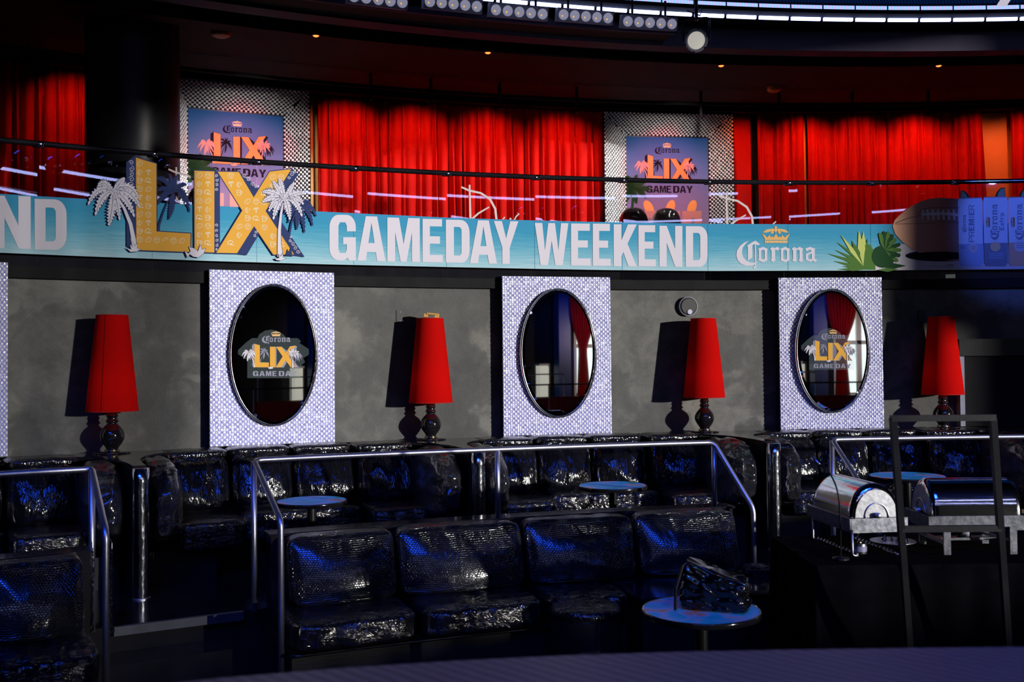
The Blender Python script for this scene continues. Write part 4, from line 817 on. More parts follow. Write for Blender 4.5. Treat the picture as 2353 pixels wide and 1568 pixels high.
curtain(2320, 2480, 'red velvet curtain cut off by the right edge of the photo', 7, r=19.98)
o = mk('velvet_panel', *pbox(thx(1678, 300, 20.1), thx(1722, 300, 20.1), 20.05, 20.12, 2.98, 5.58), 'velvet', loc=pol(thx(1700, 300, 20.1), 20.1, 2.98)); meta(o, 'flat padded red panel right of the right poster niche', 'wall panel')
for a, b, lb in ((2250, 2325, 'orange suede wall strip between two red curtains at far right'), (1826, 1856, 'thin orange wall strip glimpsed between two red curtains'), (709, 729, 'narrow orange wall strip right of the left poster niche')):
    ta, tb = thx(a, 260, 20.15), thx(b, 260, 20.15); o = mk('orange_wall_strip', *pbox(ta, tb, 20.10, 20.16, 2.98, 5.55), 'orange_panel', loc=pol(ta, 20.1, 2.98)); meta(o, lb, 'wall panel')
o = mk('curtain_track', *pbox(thx(-300, 200, 19.9), thx(2600, 230, 19.9), 19.85, 20.1, 5.52, 5.62), 'black_matte', loc=pol(0, 19.9, 5.5)); meta(o, 'black curved curtain track along the balcony ceiling', 'curtain track')

def niche(ox0, ox1, oyt, ix0, ix1, iyt, label, plabel, logo, seed):
    """crystal surround sloping in to a lit poster screen"""
    ro, ri = 19.90, 20.17; A = PR(ox0, oyt, ro); B = PR(ox1, oyt, ro); zt = min(5.55, (A.z + B.z) / 2); A.z = B.z = 0; u = (B - A); Wd = u.length; u.normalize(); nrm = Vector((u.y, -u.x, 0))
    pl = A - nrm * .26
    def sf(px, py, lift=0):
        v = ray(px, py); s = (pl - CAM).dot(nrm) / v.dot(nrm); return CAM + v * s + nrm * lift
    a = sf(ix0, iyt); b = sf(ix1, iyt); ua, ub = (a - pl).dot(u), (b - pl).dot(u); zi = (a.z + b.z) / 2; zb = 3.0
    t = thing('crystal_niche', A + u * Wd / 2 + Vector((0, 0, zb)), label, 'wall panel', 'crystal surrounds of the poster screens')
    Z = Vector((0, 0, 1)); cell = .027
    def quadfield(o0, e1, e2, s1):
        # beads over a sloped rectangle
        n1 = max(1, int(e1.length / cell)); n2 = max(1, int(e2.length / cell)); nn = e1.cross(e2).normalized()
        if nn.dot(CAM - o0) < 0: nn = -nn
        return o0, e1 / n1, e2 / n2, nn, n1, n2
    Ao = A + Z * zb; outL, outR = A, A + u * Wd; inL, inR = pl + u * ua, pl + u * ub
    def trap(p0, p1, q1, q0, seed):
        """trapezoid p0-p1 (outer) to q0-q1 (inner), beads only inside it"""
        e1 = p1 - p0; h = (q0 - p0); el = e1.normalized(); hp = h - el * h.dot(el); o, d1, d2, nn, n1, n2 = quadfield(p0, e1, hp, 1); L0 = h.dot(el) / e1.length; L1 = ((q1 - p0).dot(el)) / e1.length
        return crystal('bead_field', o, d1, d2, nn, n1, n2, t, keep=lambda x, y: L0 * y <= x <= 1 - (1 - L1) * y, seed=seed, gap='gap_dark')
    Zt, Zi, Zb = Z * zt, Z * zi, Z * zb
    trap(outR + Zt, outL + Zt, inL + Zi, inR + Zi, seed)
    trap(outL + Zt, outL + Zb, inL + Zb, inL + Zi, seed + 1)
    trap(outR + Zb, outR + Zt, inR + Zi, inR + Zb, seed + 2)
    mk('backing_board', *join([prism([outL - u * .01 - nrm * .0, outL - nrm * .012 , inL - nrm * .012, inL - nrm * .04, outL - u * .01 - nrm * .3], zb, zt + .01), prism([outR + u * .01, outR - nrm * .012, inR - nrm * .012, inR - nrm * .04, outR + u * .01 - nrm * .3], zb, zt + .01),
        ([outL + Zt + Z * .01, outR + Zt + Z * .01, inR + Zi - nrm * .012, inL + Zi - nrm * .012, outL + Zt - nrm * .3 + Z * .01, outR + Zt - nrm * .3 + Z * .01], [(0, 1, 2, 3), (0, 4, 5, 1)])]), 'black_gloss', t)
    s_ = thing('poster_screen', (inL + inR) / 2 + Zb, plabel, 'screen', 'sunset poster screens on the upper level')
    c0, c1 = inL + u * .012 + nrm * .002, inR - u * .012 + nrm * .002; zt2 = zi - .015
    mk('bezel', *prism([inL + nrm * .0, inR + nrm * .0, inR - nrm * .035, inL - nrm * .035], zb, zi), 'black_satin', s_)
    mk('screen_face', [c0 + Z * (zb + .01), c1 + Z * (zb + .01), c1 + Z * zt2, c0 + Z * zt2], [(0, 1, 2, 3)], 'poster_print', s_, uvs=[(0, 0), (1, 0), (1, 1), (0, 1)])
    (lx0, ly0, kx, ky), (wx0, wx1, wy0, wy1), (gx0, gx1, gy0, gy1, gsl) = logo
    tf = lambda x, y: (lx0 + (x - 292) * kx, ly0 + (y - 359) * ky)
    f = Flat(sf, ['p_black', 'p_orange', 'p_pink', 'p_gold'], None, .004)
    numerals(f, 'p_orange', 'p_black', 'p_black', tf, 0, out=1.2); icons_f = None
    palm(f, 'mid', 'p_black', None, None, 3, tf, False); palm(f, 'back', 'p_black', None, None, 0, tf, False); palm(f, 'left', 'p_pink', 'p_black', None, 4, tf, False); palm(f, 'right', 'p_pink', 'p_black', None, 4, tf, False)
    f.poly([tf(*p) for p in [(425, 575), (440, 583), (445, 570), (455, 580), (465, 566), (468, 582), (478, 588), (455, 594), (435, 592)]], 'p_pink', 6); f.build('numeral_print', s_)
    f = Flat(sf, ['p_black', 'p_gold'], None, .004); brandword(f, 'p_black', 0, lambda x, y: (wx0 + (wx1 - wx0) * (x - 1691) / 187, wy0 + (wy1 - wy0) * (y - 520) / 98 + gsl * (x - 1691) / 187 * (wx1 - wx0)), 'p_gold'); f.build('word_print', s_)
    f = Flat(sf, ['p_black'], None, .004); ws = (gx1 - gx0) / 7.35
    for i, ch in enumerate('GAMEDAY'): x_ = gx0 + i * ws * 1.055; glyph(f, ch, x_, x_ + ws * (1.0 if ch not in 'E' else .8), gy0 + gsl * (x_ - gx0), gy1 + gsl * (x_ - gx0), 'p_black', 0, gsl)
    f.build('lettering', s_)
    f = Flat(sf, ['p_leafdk', 'p_gold', 'p_pink', 'p_grey', 'p_black'], None, .004); W_ = ix1 - ix0
    c = (ix0 + .10 * W_, gy0 + 8)
    for a in range(9): b = (c[0] + .19 * W_ * math.cos(a * .7), c[1] + .17 * W_ * math.sin(a * .7)); b = (max(ix0 + 3, b[0]), b[1]); frond(f, c, b, 3, .07 * W_, 'p_leafdk', 0)
    f.stroke([c, (c[0] - 5, c[1] + 60)], 6, 'p_leafdk', 0)
    for k, q in enumerate((.28, .54, .80)):
        x_ = ix0 + q * W_; f.poly(ell(x_, gy1 + 34, 10, 18, 14, .35 if k else -.5), 'p_gold', 0); f.poly([(x_ - 22, gy1 + 42), (x_ + 22, gy1 + 42), (x_ + 22, gy1 + 120), (x_ - 22, gy1 + 120)], 'p_pink', 1)
        f.stroke([(x_ + 2, gy1 + 58), (x_ + 2, gy1 + 100)], 7, 'p_grey', 2)
    f.build('scene_print', s_); return t
niche(404, 711, 196, 430, 652, 256, 'crystal-beaded surround beside the round black column', 'sunset poster screen partly behind the big orange numerals', ((484, 303, .336, .338), (511, 580, 276, 308), (486, 612, 384, 402, .052)), 11)
niche(1388, 1684, 260, 1437, 1628, 313, 'crystal-beaded surround in the middle of the upper level', 'sunset poster screen above the word WEEKEND', ((1482, 355, .277, .283), (1504, 1562, 328, 356), (1485, 1592, 427, 443, .006)), 21)
# wrapped booth backs peeping over the banner
for (a, b, y, lb) in ((1428, 1498, 474, 'rounded black glossy booth back above the banner, left of the pair'), (1503, 1572, 476, 'rounded black glossy booth back above the banner, right of the pair'), (430, 500, 425, 'black glossy booth back glimpsed behind the big numerals')):
    r_ = 18.9; z1 = PR((a + b) / 2, y, r_).z; t = thing('banquette', pol(thx((a + b) / 2, y, r_), r_, CZ + .905), lb, 'seat', 'booth backs on the upper level')
    cushion('cushion', thx(a, y, r_), thx(b, y, r_), r_, r_ + .3, CZ + .92, z1, 'vinyl_wing', t, n=14, k=3.2, bulge=.03, wr=.02, seed=a)
    mk('base', *pbox(thx(a + 4, y, r_), thx(b - 4, y, r_), r_ + .06, r_ + .26, CZ + .905, CZ + .97), 'black_matte', t)
# ceiling fittings
for k, (x, y, lb) in enumerate(((726, 83, 'small pendant spot with red glow over the left poster niche'), (1121, 122, 'small pendant spot with red glow over the long red curtain'), (1657, 152, 'small tilted ceiling spot with red glow above the right poster niche'), (2157, 152, 'small tilted ceiling spot with red glow near the right edge'))):
    r_ = 17.5; p = PR(x, y, r_); t = thing('pendant_spot', (p.x, p.y, 5.619), lb, 'spotlight', 'small ceiling spots over the curtains'); c = (p.x, p.y, p.z)
    V, Fa = lathe([(0, .13), (.034, .125), (.038, .02), (.036, 0)], 20, c); mk('can', V, Fa, 'black_satin', t, smooth=True); V, Fa = lathe([(0, -.008), (.02, -.005), (.031, .004)], 16, c); mk('bulb', V, Fa, 'red_bulb', t, smooth=True)
    mk('stem', *tube([(p.x, p.y, 5.62), (p.x, p.y, p.z + .12)], .012, 8), 'black_satin', t)
for x, y, r_, s, lb in ((507, 73, 18.3, .10, 'round ceiling speaker tinted red near the column'), (1778, 161, 19.0, .085, 'round ceiling smoke detector tinted red, right half')):
    p = PR(x, y, r_); V, Fa = lathe([(0, -.03), (s * .7, -.03), (s, -.012), (s, .03)], 28, (p.x, p.y, 5.59)); o = mk('ceiling_detector', V, Fa, 'orange_panel', smooth=True, loc=(p.x, p.y, 5.62)); meta(o, lb, 'detector')
pl_r = 19.25; pt = thing('lighting_pipe', pol(0, pl_r, 5.5), 'black curved pipe hung under the balcony ceiling on short droppers', 'pipe')
mk('pipe', *tube([pol(thx(-200, 300, pl_r) + (thx(2600, 300, pl_r) - thx(-200, 300, pl_r)) * i / 60, pl_r, 5.46) for i in range(61)], .024, 8), 'black_matte', pt, smooth=True)
for x in (852, 990, 1148, 1325, 1610, 1790, 1958, 2132): q = pol(thx(x, 200, pl_r), pl_r, 5.46); mk('dropper', *tube([q - Vector((0, 0, .16)), q + Vector((0, 0, .16))], .02, 8), 'black_matte', pt)
for x, e in ((185, 34), (545, 55), (800, 60), (960, 60), (1120, 62), (1290, 60), (1525, 62), (1708, 50), (1850, 66), (1975, 52), (2105, 66), (2250, 34), (2345, 45)):
    if x in (545, 1525): continue
    th = thx(x, 300, 19.9); spot('curtain_spot', pol(th, 19.34, 5.53), pol(th, 20.1, 4.45), e * .78, (1, .17, .05), 104, 1.0)

for x, y in ((560, 330), (1535, 390)):
    th = thx(x, y, 19.9); spot('added_niche_fill', pol(th, 18.3, 5.38), pol(th, 20.0, 4.2), 150, (1, .93, .82), 84, .8, .05); spot('poster_red_spot', pol(th, 18.8, 5.36), pol(th, 20.0, 4.75), 200, (1, .04, .10), 58, 1, .05)  # white spot is an added fill that brightens the bead surrounds

# ================================================================== LIGHT RING
led = Flat(surfG, ['led']); sh = thx(1443, 25, 16.7); stp = (thx(2263, 40, 16.7) - sh) / 11
for k in range(-9, 15):
    a, b = sh + stp * (k + .035), sh + stp * (k + .965); z = CZ + 3.53
    nm = ['left of the white stage lamp', 'above the stage lamp', 'right of the white stage lamp']
    t = thing('led_bar', pol((a + b) / 2, 16.7, z), 'glowing white-blue bar in the lower row of the curved light ring', 'light bar', 'bars in the lower row of the light ring')
    mk('housing', *pbox(a, b, 16.705, 16.76, z - .018, z + .022, 2), 'black_satin', t); mk('tube', *pbox(a + .0003, b - .0003, 16.68, 16.705, z - .015, z + .015, 2), 'led', t)
    a, b = sh + stp * (k + .02), sh + stp * (k + .98); z0, z1 = CZ + 3.60, CZ + 3.664
    t = thing('reflecting_strip', pol((a + b) / 2, 16.6, z0), 'metal strip above the light bars, their blue and violet reflection painted as glow', 'light panel', 'metal strips above the light ring with painted reflections')
    V = []; uv = []
    for i in range(3): th = a + (b - a) * i / 2; V += [pol(th, 16.66, z0), pol(th, 16.66, z1)]; uv += [(i / 2 * 2, 0), (i / 2 * 2, 1)]
    mk('strip', V, [(0, 2, 3, 1), (2, 4, 5, 3)], 'bar_reflection_glow', t, uvs=uv)
    mk('backing', *pbox(a, b, 16.665, 16.72, z0 - .004, z1 + .004, 2), 'black_satin', t)
V = []; uv = []; Fa = []
for i in range(61):
    th = -.62 + 1.0 * i / 60
    for k, (r_, z) in enumerate(((16.62, CZ + 3.675), (15.6, CZ + 4.7), (14.4, CZ + 5.3))): V.append(pol(th, r_, z)); uv.append((i * .28, k * 1.1))
    if i: a = (i - 1) * 3; b = i * 3; Fa += [(a, b, b + 1, a + 1), (a + 1, b + 1, b + 2, a + 2)]
o = mk('led_screen', V, Fa, 'led_screen', uvs=uv, loc=pol(-.1, 16.6, CZ + 3.73)); meta(o, 'dark blue pixel screen rising above the curved light ring', 'screen')
f = Flat(lambda x, y, l=0: PR(x, y, 16.5 - l), ['led_white'], None, .02); f.poly([(2289, 14), (2313, 14), (2326, -6), (2302, -6)], 'led_white', 0); q = f.build('lit_figure', o)
# blinders
for k, (x0, x1, y0, y1, sl) in enumerate(((800, 939, -26, -1, 15), (975, 1110, -15, 12, 15), (1127, 1261, 4, 29, 14.5), (1283, 1411, 15.5, 41, 12.5), (1431, 1558, 32, 57, 9))):
    r_ = 16.45; A = PR(x0, y0, r_); B = PR(x1, y0 + sl, r_); zc = (A.z + B.z) / 2; A.z = B.z = zc; u = (B - A); Wd = u.length; u.normalize(); n = Vector((u.y, -u.x, 0)); H = .128; tl = (n * .96 - Vector((0, 0, .28))).normalized(); upv = u.cross(tl); upv = upv if upv.z > 0 else -upv
    u2 = u
    lbs = ['five-lens grey blinder light cut by the top edge, furthest left', 'five-lens grey blinder light, second from the left', 'five-lens grey blinder light, middle of the row', 'five-lens grey blinder light, second from the right', 'five-lens grey blinder light, rightmost, next to the round stage lamp']
    t = thing('blinder_light', A + u * Wd / 2, lbs[k], 'stage light', 'five-lens blinder lights on the ring')
    C = [A, B, B - upv * H, A - upv * H]; D = [q - tl * .10 for q in C]
    mk('housing', C + D, [(0, 1, 2, 3), (7, 6, 5, 4), (0, 4, 5, 1), (1, 5, 6, 2), (2, 6, 7, 3), (3, 7, 4, 0)], 'fixture_grey', t)
    for i in range(5):
        q = A + u * Wd * (.10 + .2 * i) - upv * H / 2; V = []
        for (rr, d) in ((.049, .0005), (.047, .006), (.030, .004), (0.012, .002)): V += [q + (u * math.cos(2 * PI * j / 28) + upv * math.sin(2 * PI * j / 28)) * rr + tl * (d + .002) for j in range(28)]
        lens = mk('lens', V, [(a * 28 + j, a * 28 + (j + 1) % 28, (a + 1) * 28 + (j + 1) % 28, (a + 1) * 28 + j) for a in range(3) for j in range(28)] + [tuple(range(84, 112))], 'lens', t, smooth=True)
        c_ = q - u * .012 - upv * .012 + tl * .006; mk('filament', [c_ + (u * math.cos(PI * j / 5) + upv * math.sin(PI * j / 5)) * .009 for j in range(10)], [tuple(range(10))], 'lens_core', lens)
    for q_ in (.2, .8): mk('hanger', *tube([A + u * Wd * q_ - upv * .01 - tl * .05, A + u * Wd * q_ - tl * .05 + Vector((0, 0, .16))], .012, 8), 'black_satin', t)
tb_ = thing('light_truss', pol(thx(1300, 60, 16.6), 16.6, CZ + 3.3), 'dark curved shelf under the row of blinder lights', 'truss')
mk('shelf', *pbox(thx(500, 0, 16.7), thx(1545, 60, 16.7), 16.66, 16.98, CZ + 3.33, CZ + 3.345), 'black_matte', tb_); mk('lip', *pbox(thx(500, 0, 16.7), thx(1545, 60, 16.7), 16.62, 16.66, CZ + 3.30, CZ + 3.35), 'fascia_paint', tb_)
# round stage lamp
r_ = 16.35; c = PR(1600, 93, r_); n = (CAM - c).normalized(); n = (n + Vector((-.06, 0, .05))).normalized(); u = Vector((0, 0, 1)).cross(n).normalized(); v = n.cross(u)
t = thing('stage_lamp', c, 'round black stage lamp with a pale glowing lens hanging from the ring', 'stage light')
def cyl(c, n, u, v, prof_, k=36):
    V = [];
    for (rr, d) in prof_: V += [c + (u * math.cos(2 * PI * i / k) + v * math.sin(2 * PI * i / k)) * rr + n * d for i in range(k)]
    return V, [(j * k + i, j * k + (i + 1) % k, (j + 1) * k + (i + 1) % k, (j + 1) * k + i) for j in range(len(prof_) - 1) for i in range(k)]
mk('barrel', *cyl(c, n, u, v, [(0, -.24), (.07, -.24), (.085, -.12), (.098, -.05), (.100, .01), (.088, .012), (.088, -.01), (0, -.01)]), 'black_satin', t, smooth=True)
mk('rim', *cyl(c, n, u, v, [(.088, .0), (.112, .0), (.114, .018), (.098, .022), (.088, .012)]), 'fixture_grey', t)
mk('lens', *cyl(c, n, u, v, [(0, .016), (.04, .014), (.07, .008), (.085, 0)]), 'spot_glass', t, smooth=True)
for k in range(6): a = PI / 3 * k + .3; q = c + (u * math.cos(a) + v * math.sin(a)) * .113; mk('clip', *tube([q - n * .02, q + n * .022], .011, 8), 'black_satin', t)
mk('yoke', *tube(bend([c + u * .125 - n * .05, c + u * .125 - n * .05 + Vector((0, 0, .22)), c - u * .125 - n * .05 + Vector((0, 0, .22)), c - u * .125 - n * .05], .04), .010, 8), 'black_satin', t)
mk('clamp', *join([tube([c - n * .05 + Vector((0, 0, .2)), Vector((*(c - n * .05).to_tuple()[:2], CZ + 3.60))], .018, 8), tube([c - n * .05 + Vector((-.09, 0, .30)), c - n * .05 + Vector((.05, .06, .27)), c - n * .06 + Vector((.06, 0, .34))], .007, 6)]), 'black_satin', t)
# light strips over the dance floor (mirrored in the glass)
def arc_strip(y, z, x0, x1, gaps, label, sag=.4):
    t = thing('light_strip', ((x0 + x1) / 2, y, z), label, 'light bar'); n_ = 16
    for k in range(n_):
        if k % gaps == 0: continue
        a, b = x0 + (x1 - x0) * k / n_, x0 + (x1 - x0) * (k + .99) / n_; ya, yb = y - sag * ((a - (x0 + x1) / 2) / 5) ** 2, y - sag * ((b - (x0 + x1) / 2) / 5) ** 2
        mk('tube', [(a, ya, z), (b, yb, z), (b, yb + .06, z), (a, ya + .06, z), (a, ya, z + .05), (b, yb, z + .05), (b, yb + .06, z + .05), (a, ya + .06, z + .05)], [(3, 2, 1, 0), (4, 5, 6, 7), (0, 1, 5, 4), (2, 3, 7, 6), (1, 2, 6, 5), (3, 0, 4, 7)], 'led_over', t)
    mk('rail', *box(x0, x1, y - .02, y + .09, z + .055, z + .08), 'black_satin', t)
arc_strip(-1.6, CZ + 4.0, -3, 9, 5, 'overhead light strip nearest above the dance floor', -.8)
arc_strip(-3.6, CZ + 4.0, -4, 10, 4, 'overhead light strip in the middle of the dance floor ceiling', .9)
arc_strip(-6.4, CZ + 4.0, -5, 12, 3, 'overhead light strip furthest back over the dance floor', -1.0)

# ================================================================== REAR BOOTHS
pth = [thx(318, 1062, 16.15), thx(1100, 1035, 16.0), thx(1770, 1012, 16.1)]; sp_ = (pth[2] - pth[0]) / 2; pth = [pth[0] - sp_] + pth + [pth[2] + sp_]
FL = .36
names = ['leftmost', 'left of the two middle', 'right of the two middle', 'rightmost']
wheres = ['cut by the left edge behind the steel rail', 'in front of the darkest oval mirror', 'in front of the mirror without a decal', 'behind the chafing dishes']
for k in range(4):
    a, b = pth[k] + .0045, pth[k + 1] - .0045; t = thing('booth_sofa', pol((a + b) / 2, 17.0, FL), f'black plastic-wrapped U-shaped booth {wheres[k]}', 'sofa', 'plastic-wrapped booths along the wall')
    mk('plinth', *join([pbox(a + .002, a + .036, 16.5, 17.6, FL, .62), pbox(b - .036, b - .002, 16.5, 17.6, FL, .62), pbox(a, b, 16.95, 17.6, FL, .62)]), 'black_wood', t)
    wt = .0185   # wing thickness (rad)
    cushion('wing_cushion', a, a + wt, 16.12, 17.25, .70, ZL - .01, 'vinyl_wing', t, n=40, k=3.0, bulge=.05, wr=.045, seed=k + 1, wfreq=(8, 7)); cushion('wing_cushion', b - wt, b, 16.12, 17.25, .70, ZL - .01, 'vinyl_wing', t, n=40, k=3.0, bulge=.05, wr=.045, seed=k + 9, wfreq=(8, 7))
    cushion('seat_cushion', a + .016, a + .050, 16.38, 17.2, .60, .86, 'vinyl_seat', t, n=20, k=9, bulge=.01, wr=.012, seed=k + 3); cushion('seat_cushion', b - .050, b - .016, 16.38, 17.2, .60, .86, 'vinyl_seat', t, n=20, k=9, bulge=.01, wr=.012, seed=k + 4)
    cushion('seat_cushion', a + .050, b - .050, 16.72, 17.2, .60, .86, 'vinyl_seat', t, n=22, k=9, bulge=.01, wr=.012, seed=k + 5)
    n_ = 4; w0 = (b - a - 2 * wt * .8) / n_
    for i in range(n_):
        s = a + wt * .8 + w0 * i; e_ = .10 if i in (0, n_ - 1) else 0
        cushion('back_cushion', s + .0006, s + w0 - .0006, 17.10 - e_, 17.42, .84, ZL - .035, 'vinyl_wrap', t, n=30, k=5, bulge=.09, wr=.030, low=1, lean=.07, seed=k * 5 + i)
        cushion('top_roll', s + .0004, s + w0 - .0004, 17.22 - e_, 17.545, ZL - .07, ZL + .012, 'vinyl_wrap', t, n=14, k=5, bulge=.01, wr=.012, seed=k * 7 + i)
    mk('back_board', *pbox(a, b, 17.43, 17.55, .62, ZL - .05), 'black_wood', t)
for k in range(1, 5):
    th = pth[k]; lb = ['', 'glossy black divider shelf carrying the lamp left of the darkest mirror', 'glossy black divider shelf carrying the lamp with the cardboard scrap', 'glossy black divider shelf carrying the lamp under the wall sounder', 'glossy black divider shelf carrying the rightmost lamp'][k]
    t = thing('divider_shelf', pol(th, 17.0, FL), lb, 'divider', 'divider shelves between the booths'); R_ = []
    for r_, h in ((16.10, .05), (16.4, .055), (16.7, .085), (16.95, .16), (17.12, .27), (17.28, .44), (17.40, .62), (17.56, .80)): R_.append((r_, h))
    pts = [pol(th - h / r_, r_) for r_, h in R_] + [pol(th + h / r_, r_) for r_, h in reversed(R_)]
    mk('shelf_top', *prism(pts, ZL - .028 + .012, ZL + .002 + .002), 'black_gloss', t)
    mk('divider_panel', *pbox(th - .0032, th + .0032, 16.14, 17.6, FL, ZL - .02, 2), 'black_wood', t)
for k, lb in ((1, 'foil-wrapped steel post left of the darkest mirror'), (2, 'steel post behind the long handrail, in the centre'), (3, 'steel post right of centre beside the chafing dishes'), (4, 'steel post at the far right behind the chafing dishes')):
    p = pol(pth[k], 16.02, FL); t = thing('steel_post', p, lb, 'post', 'wrapped steel posts at the divider ends')
    rr = [.062, .0635, .061, .063, .0605, .062, .0625, .060, .062, .0625]; V, Fa = lathe([(r_ * (1 if i < 8 else 1), i * (ZL - FL - .01) / 9) for i, r_ in enumerate(rr)] + [(0, ZL - FL - .01)], 32, p)
    V = [Vector(v) + Vector((noise.noise(Vector(v) * 14), noise.noise(Vector(v) * 14 + Vector((9, 0, 0))), 0)) * .0035 for v in V]
    mk('shaft', V, Fa, 'foil', t, smooth=True, uvs=[(math.atan2(v[1] - p.y, v[0] - p.x) * .1, v[2]) for v in V]); mk('base_ring', *lathe([(.07, 0), (.07, .008), (.06, .012)], 32, p), 'steel', t)
# cocktail tables
def round_table(c, r_, ztop, zfl, label, grp, stem=True):
    t = thing('cocktail_table', (c.x, c.y, zfl), label, 'table', grp); H = ztop - zfl
    V, Fa = lathe([(0, H - .0015), (r_ - .012, H - .0015)], 56); mk('printed_top', V, Fa, 'table_print', t, local=True)
    V, Fa = lathe([(r_ - .012, H - .001), (r_ - .003, H), (r_, H - .006), (r_, H - .03), (r_ - .01, H - .034), (0, H - .034)], 56); mk('table_edge', V, Fa, 'black_gloss', t, local=True, smooth=True)
    V, Fa = lathe([(.035, .02), (.035, H - .034)], 20); mk('stem', V, Fa, 'black_satin', t, local=True, smooth=True)
    V, Fa = lathe([(r_ * .6, 0), (r_ * .6, .012), (.06, .02), (.03, .03)], 36); mk('foot', V, Fa, 'black_satin', t, local=True, smooth=True); return t
g = 'round printed cocktail tables of the booths'
round_table(PZ(716.5, 1150, CZ - 1.13), .295, CZ - 1.13, FL, 'round blue printed table in the booth below the darkest mirror', g)
round_table(PZ(1408, 1115, CZ - 1.13), .32, CZ - 1.13, FL, 'round blue printed table in the booth below the mirror without decal', g)
round_table(PZ(2085, 1093, CZ - 1.13), .36, CZ - 1.13, FL, 'round blue printed table mostly hidden behind the chafing dishes', g)

# ================================================================== HANDRAILS
def rail(name, pts_list, label, rad=.021, mount=None):
    t = thing(name, pts_list[0][0] if False else pts_list[0][0], label, 'handrail', 'brushed steel handrails')
    for i, pts in enumerate(pts_list): mk('top_rail' if i == 0 else 'post', *tube(bend(pts, .06) if len(pts) > 2 else pts, rad, 16), 'steel', t, smooth=True)
    return t
ZH = CZ - .69; rr = 15.17
def railp(x, r=rr): th = thx(x, 1030, r); return pol(th, r, ZH)
def seg(xa, xb, n=14): a, b = TH(railp(xa)), TH(railp(xb)); return [pol(a + (b - a) * i / n, rr, ZH) for i in range(n + 1)]
def lowc(x, y): p = PR(x, y, 14.45); return p, Vector((p.x, p.y, .0))
l1, l1b = lowc(645, 1197); l2 = PR(1731, 1168, 14.87); l2b = Vector((l2.x, l2.y, .18)); s = seg(583, 1640)
rail('handrail', [[l1b, l1] + [s[0]] + s[1:-1] + [s[-1], l2, l2b], [s[0] - Vector((0, 0, .01)), Vector((s[0].x, s[0].y, FL))], [railp(1143) - Vector((0, 0, .01)), Vector((*railp(1143).to_tuple()[:2], .93))], [s[-1] - Vector((0, 0, .01)), Vector((s[-1].x, s[-1].y, .933))]], 'long steel handrail over the front sofa, bending down at both ends')
l3, l3b = lowc(243, 1222); s = seg(-330, 211)
rail('handrail', [[s[0]] + s[1:-1] + [s[-1], l3, l3b], [s[-1] - Vector((0, 0, .01)), Vector((s[-1].x, s[-1].y, FL))], [railp(-180) - Vector((0, 0, .01)), Vector((*railp(-180).to_tuple()[:2], FL))]], 'steel handrail at the left edge of the photo, bending down beside the stairs')
l4, l4b = lowc(2020, 1180); s = seg(1912, 2700)
rail('handrail', [[l4b, l4] + [s[0]] + s[1:], [s[0] - Vector((0, 0, .01)), Vector((s[0].x, s[0].y, FL))]], 'steel handrail running behind the chafing dishes to the right edge')
# glittering chain hanging beside the left handrail
p0 = PR(257, 1262, 14.9); t = thing('bead_chain', p0, 'glittering crystal chain hanging beside the left handrail', 'chain'); V = []; Fa = []; rnd = random.Random(3); parts = []
z_ = p0.z; zz = PR(257, 1460, 14.9).z; i = 0
while z_ > zz:
    c = Vector((p0.x + rnd.uniform(-.008, .008), p0.y + rnd.uniform(-.008, .008), z_)); q = .011 * rnd.uniform(.8, 1.2); parts.append(([c + Vector(v) * q for v in ((1, 0, 0), (0, 1, 0), (-1, 0, 0), (0, -1, 0), (0, 0, 1.2), (0, 0, -1.2))], [(0, 1, 4), (1, 2, 4), (2, 3, 4), (3, 0, 4), (1, 0, 5), (2, 1, 5), (3, 2, 5), (0, 3, 5)])); z_ -= .0085; i += 1
mk('crystal_beads', *join(parts), 'chrome', t)
mk('hook', *tube([p0 + Vector((0, 0, .04)), p0], .004, 6), 'steel', t); mk('cord_to_rail', *tube([p0 + Vector((0, 0, .04)), l3], .003, 6), 'steel', t)

# ================================================================== FRONT SOFAS
def front_sofa(xs_, label, seats, sx, bx):
    t0, t1 = thx(bx[0], 1300, 14.95), thx(bx[1], 1300, 14.95)
    t = thing('front_sofa', pol((t0 + t1) / 2, 14.7, 0), label, 'sofa', 'crocodile-embossed front sofas')
    mk('back_ledge', *join([pbox(t0 - .002, t1 + .002, 15.06, 15.235, .18 if False else .0, .915), pbox(t0 - .003, t1 + .003, 15.04, 15.245, .915, .932)]), 'black_gloss', t)
    for i in range(len(xs_) - 1):
        a, b = thx(xs_[i], 1300, 14.88), thx(xs_[i + 1], 1300, 14.88)
        cushion('back_cushion', a + .0007, b - .0007, 14.80, 15.055, .455, .925, 'vinyl_croc', t, n=36, k=9, bulge=.10, wr=.010, low=1, lean=.075, seed=i + 20 * len(xs_), wfreq=(6, 3))
    for i in range(len(seats) - 1):
        a, b = thx(seats[i], 1420, 14.4), thx(seats[i + 1], 1420, 14.4)
        cushion('seat_cushion', a + .0006, b - .0006, 14.28, 15.0, .25, .455, 'vinyl_seat', t, n=30, k=7, bulge=.02, wr=.028, seed=i + 40, wfreq=(14, 5))
    a, b = thx(seats[0], 1450, 14.4), thx(seats[-1], 1450, 14.4)
    mk('base', *pbox(a + .001, b - .001, 14.36, 15.05, 0, .245), 'black_wood', t)
    mk('seat_trim', *tube([pol(a + (b - a) * i / 30, 14.345, .235) for i in range(31)], .012, 8), 'vinyl_seat', t, smooth=True); return t
front_sofa([656, 908, 1200, 1456, 1692], 'long black crocodile-vinyl sofa with four back cushions, centre of the photo', [662, 958, 1245, 1440], None, (640, 1690))
front_sofa([-330, -60, 196], 'black crocodile-vinyl sofa at the lower left corner', [-330, -20, 232], None, (-330, 200))
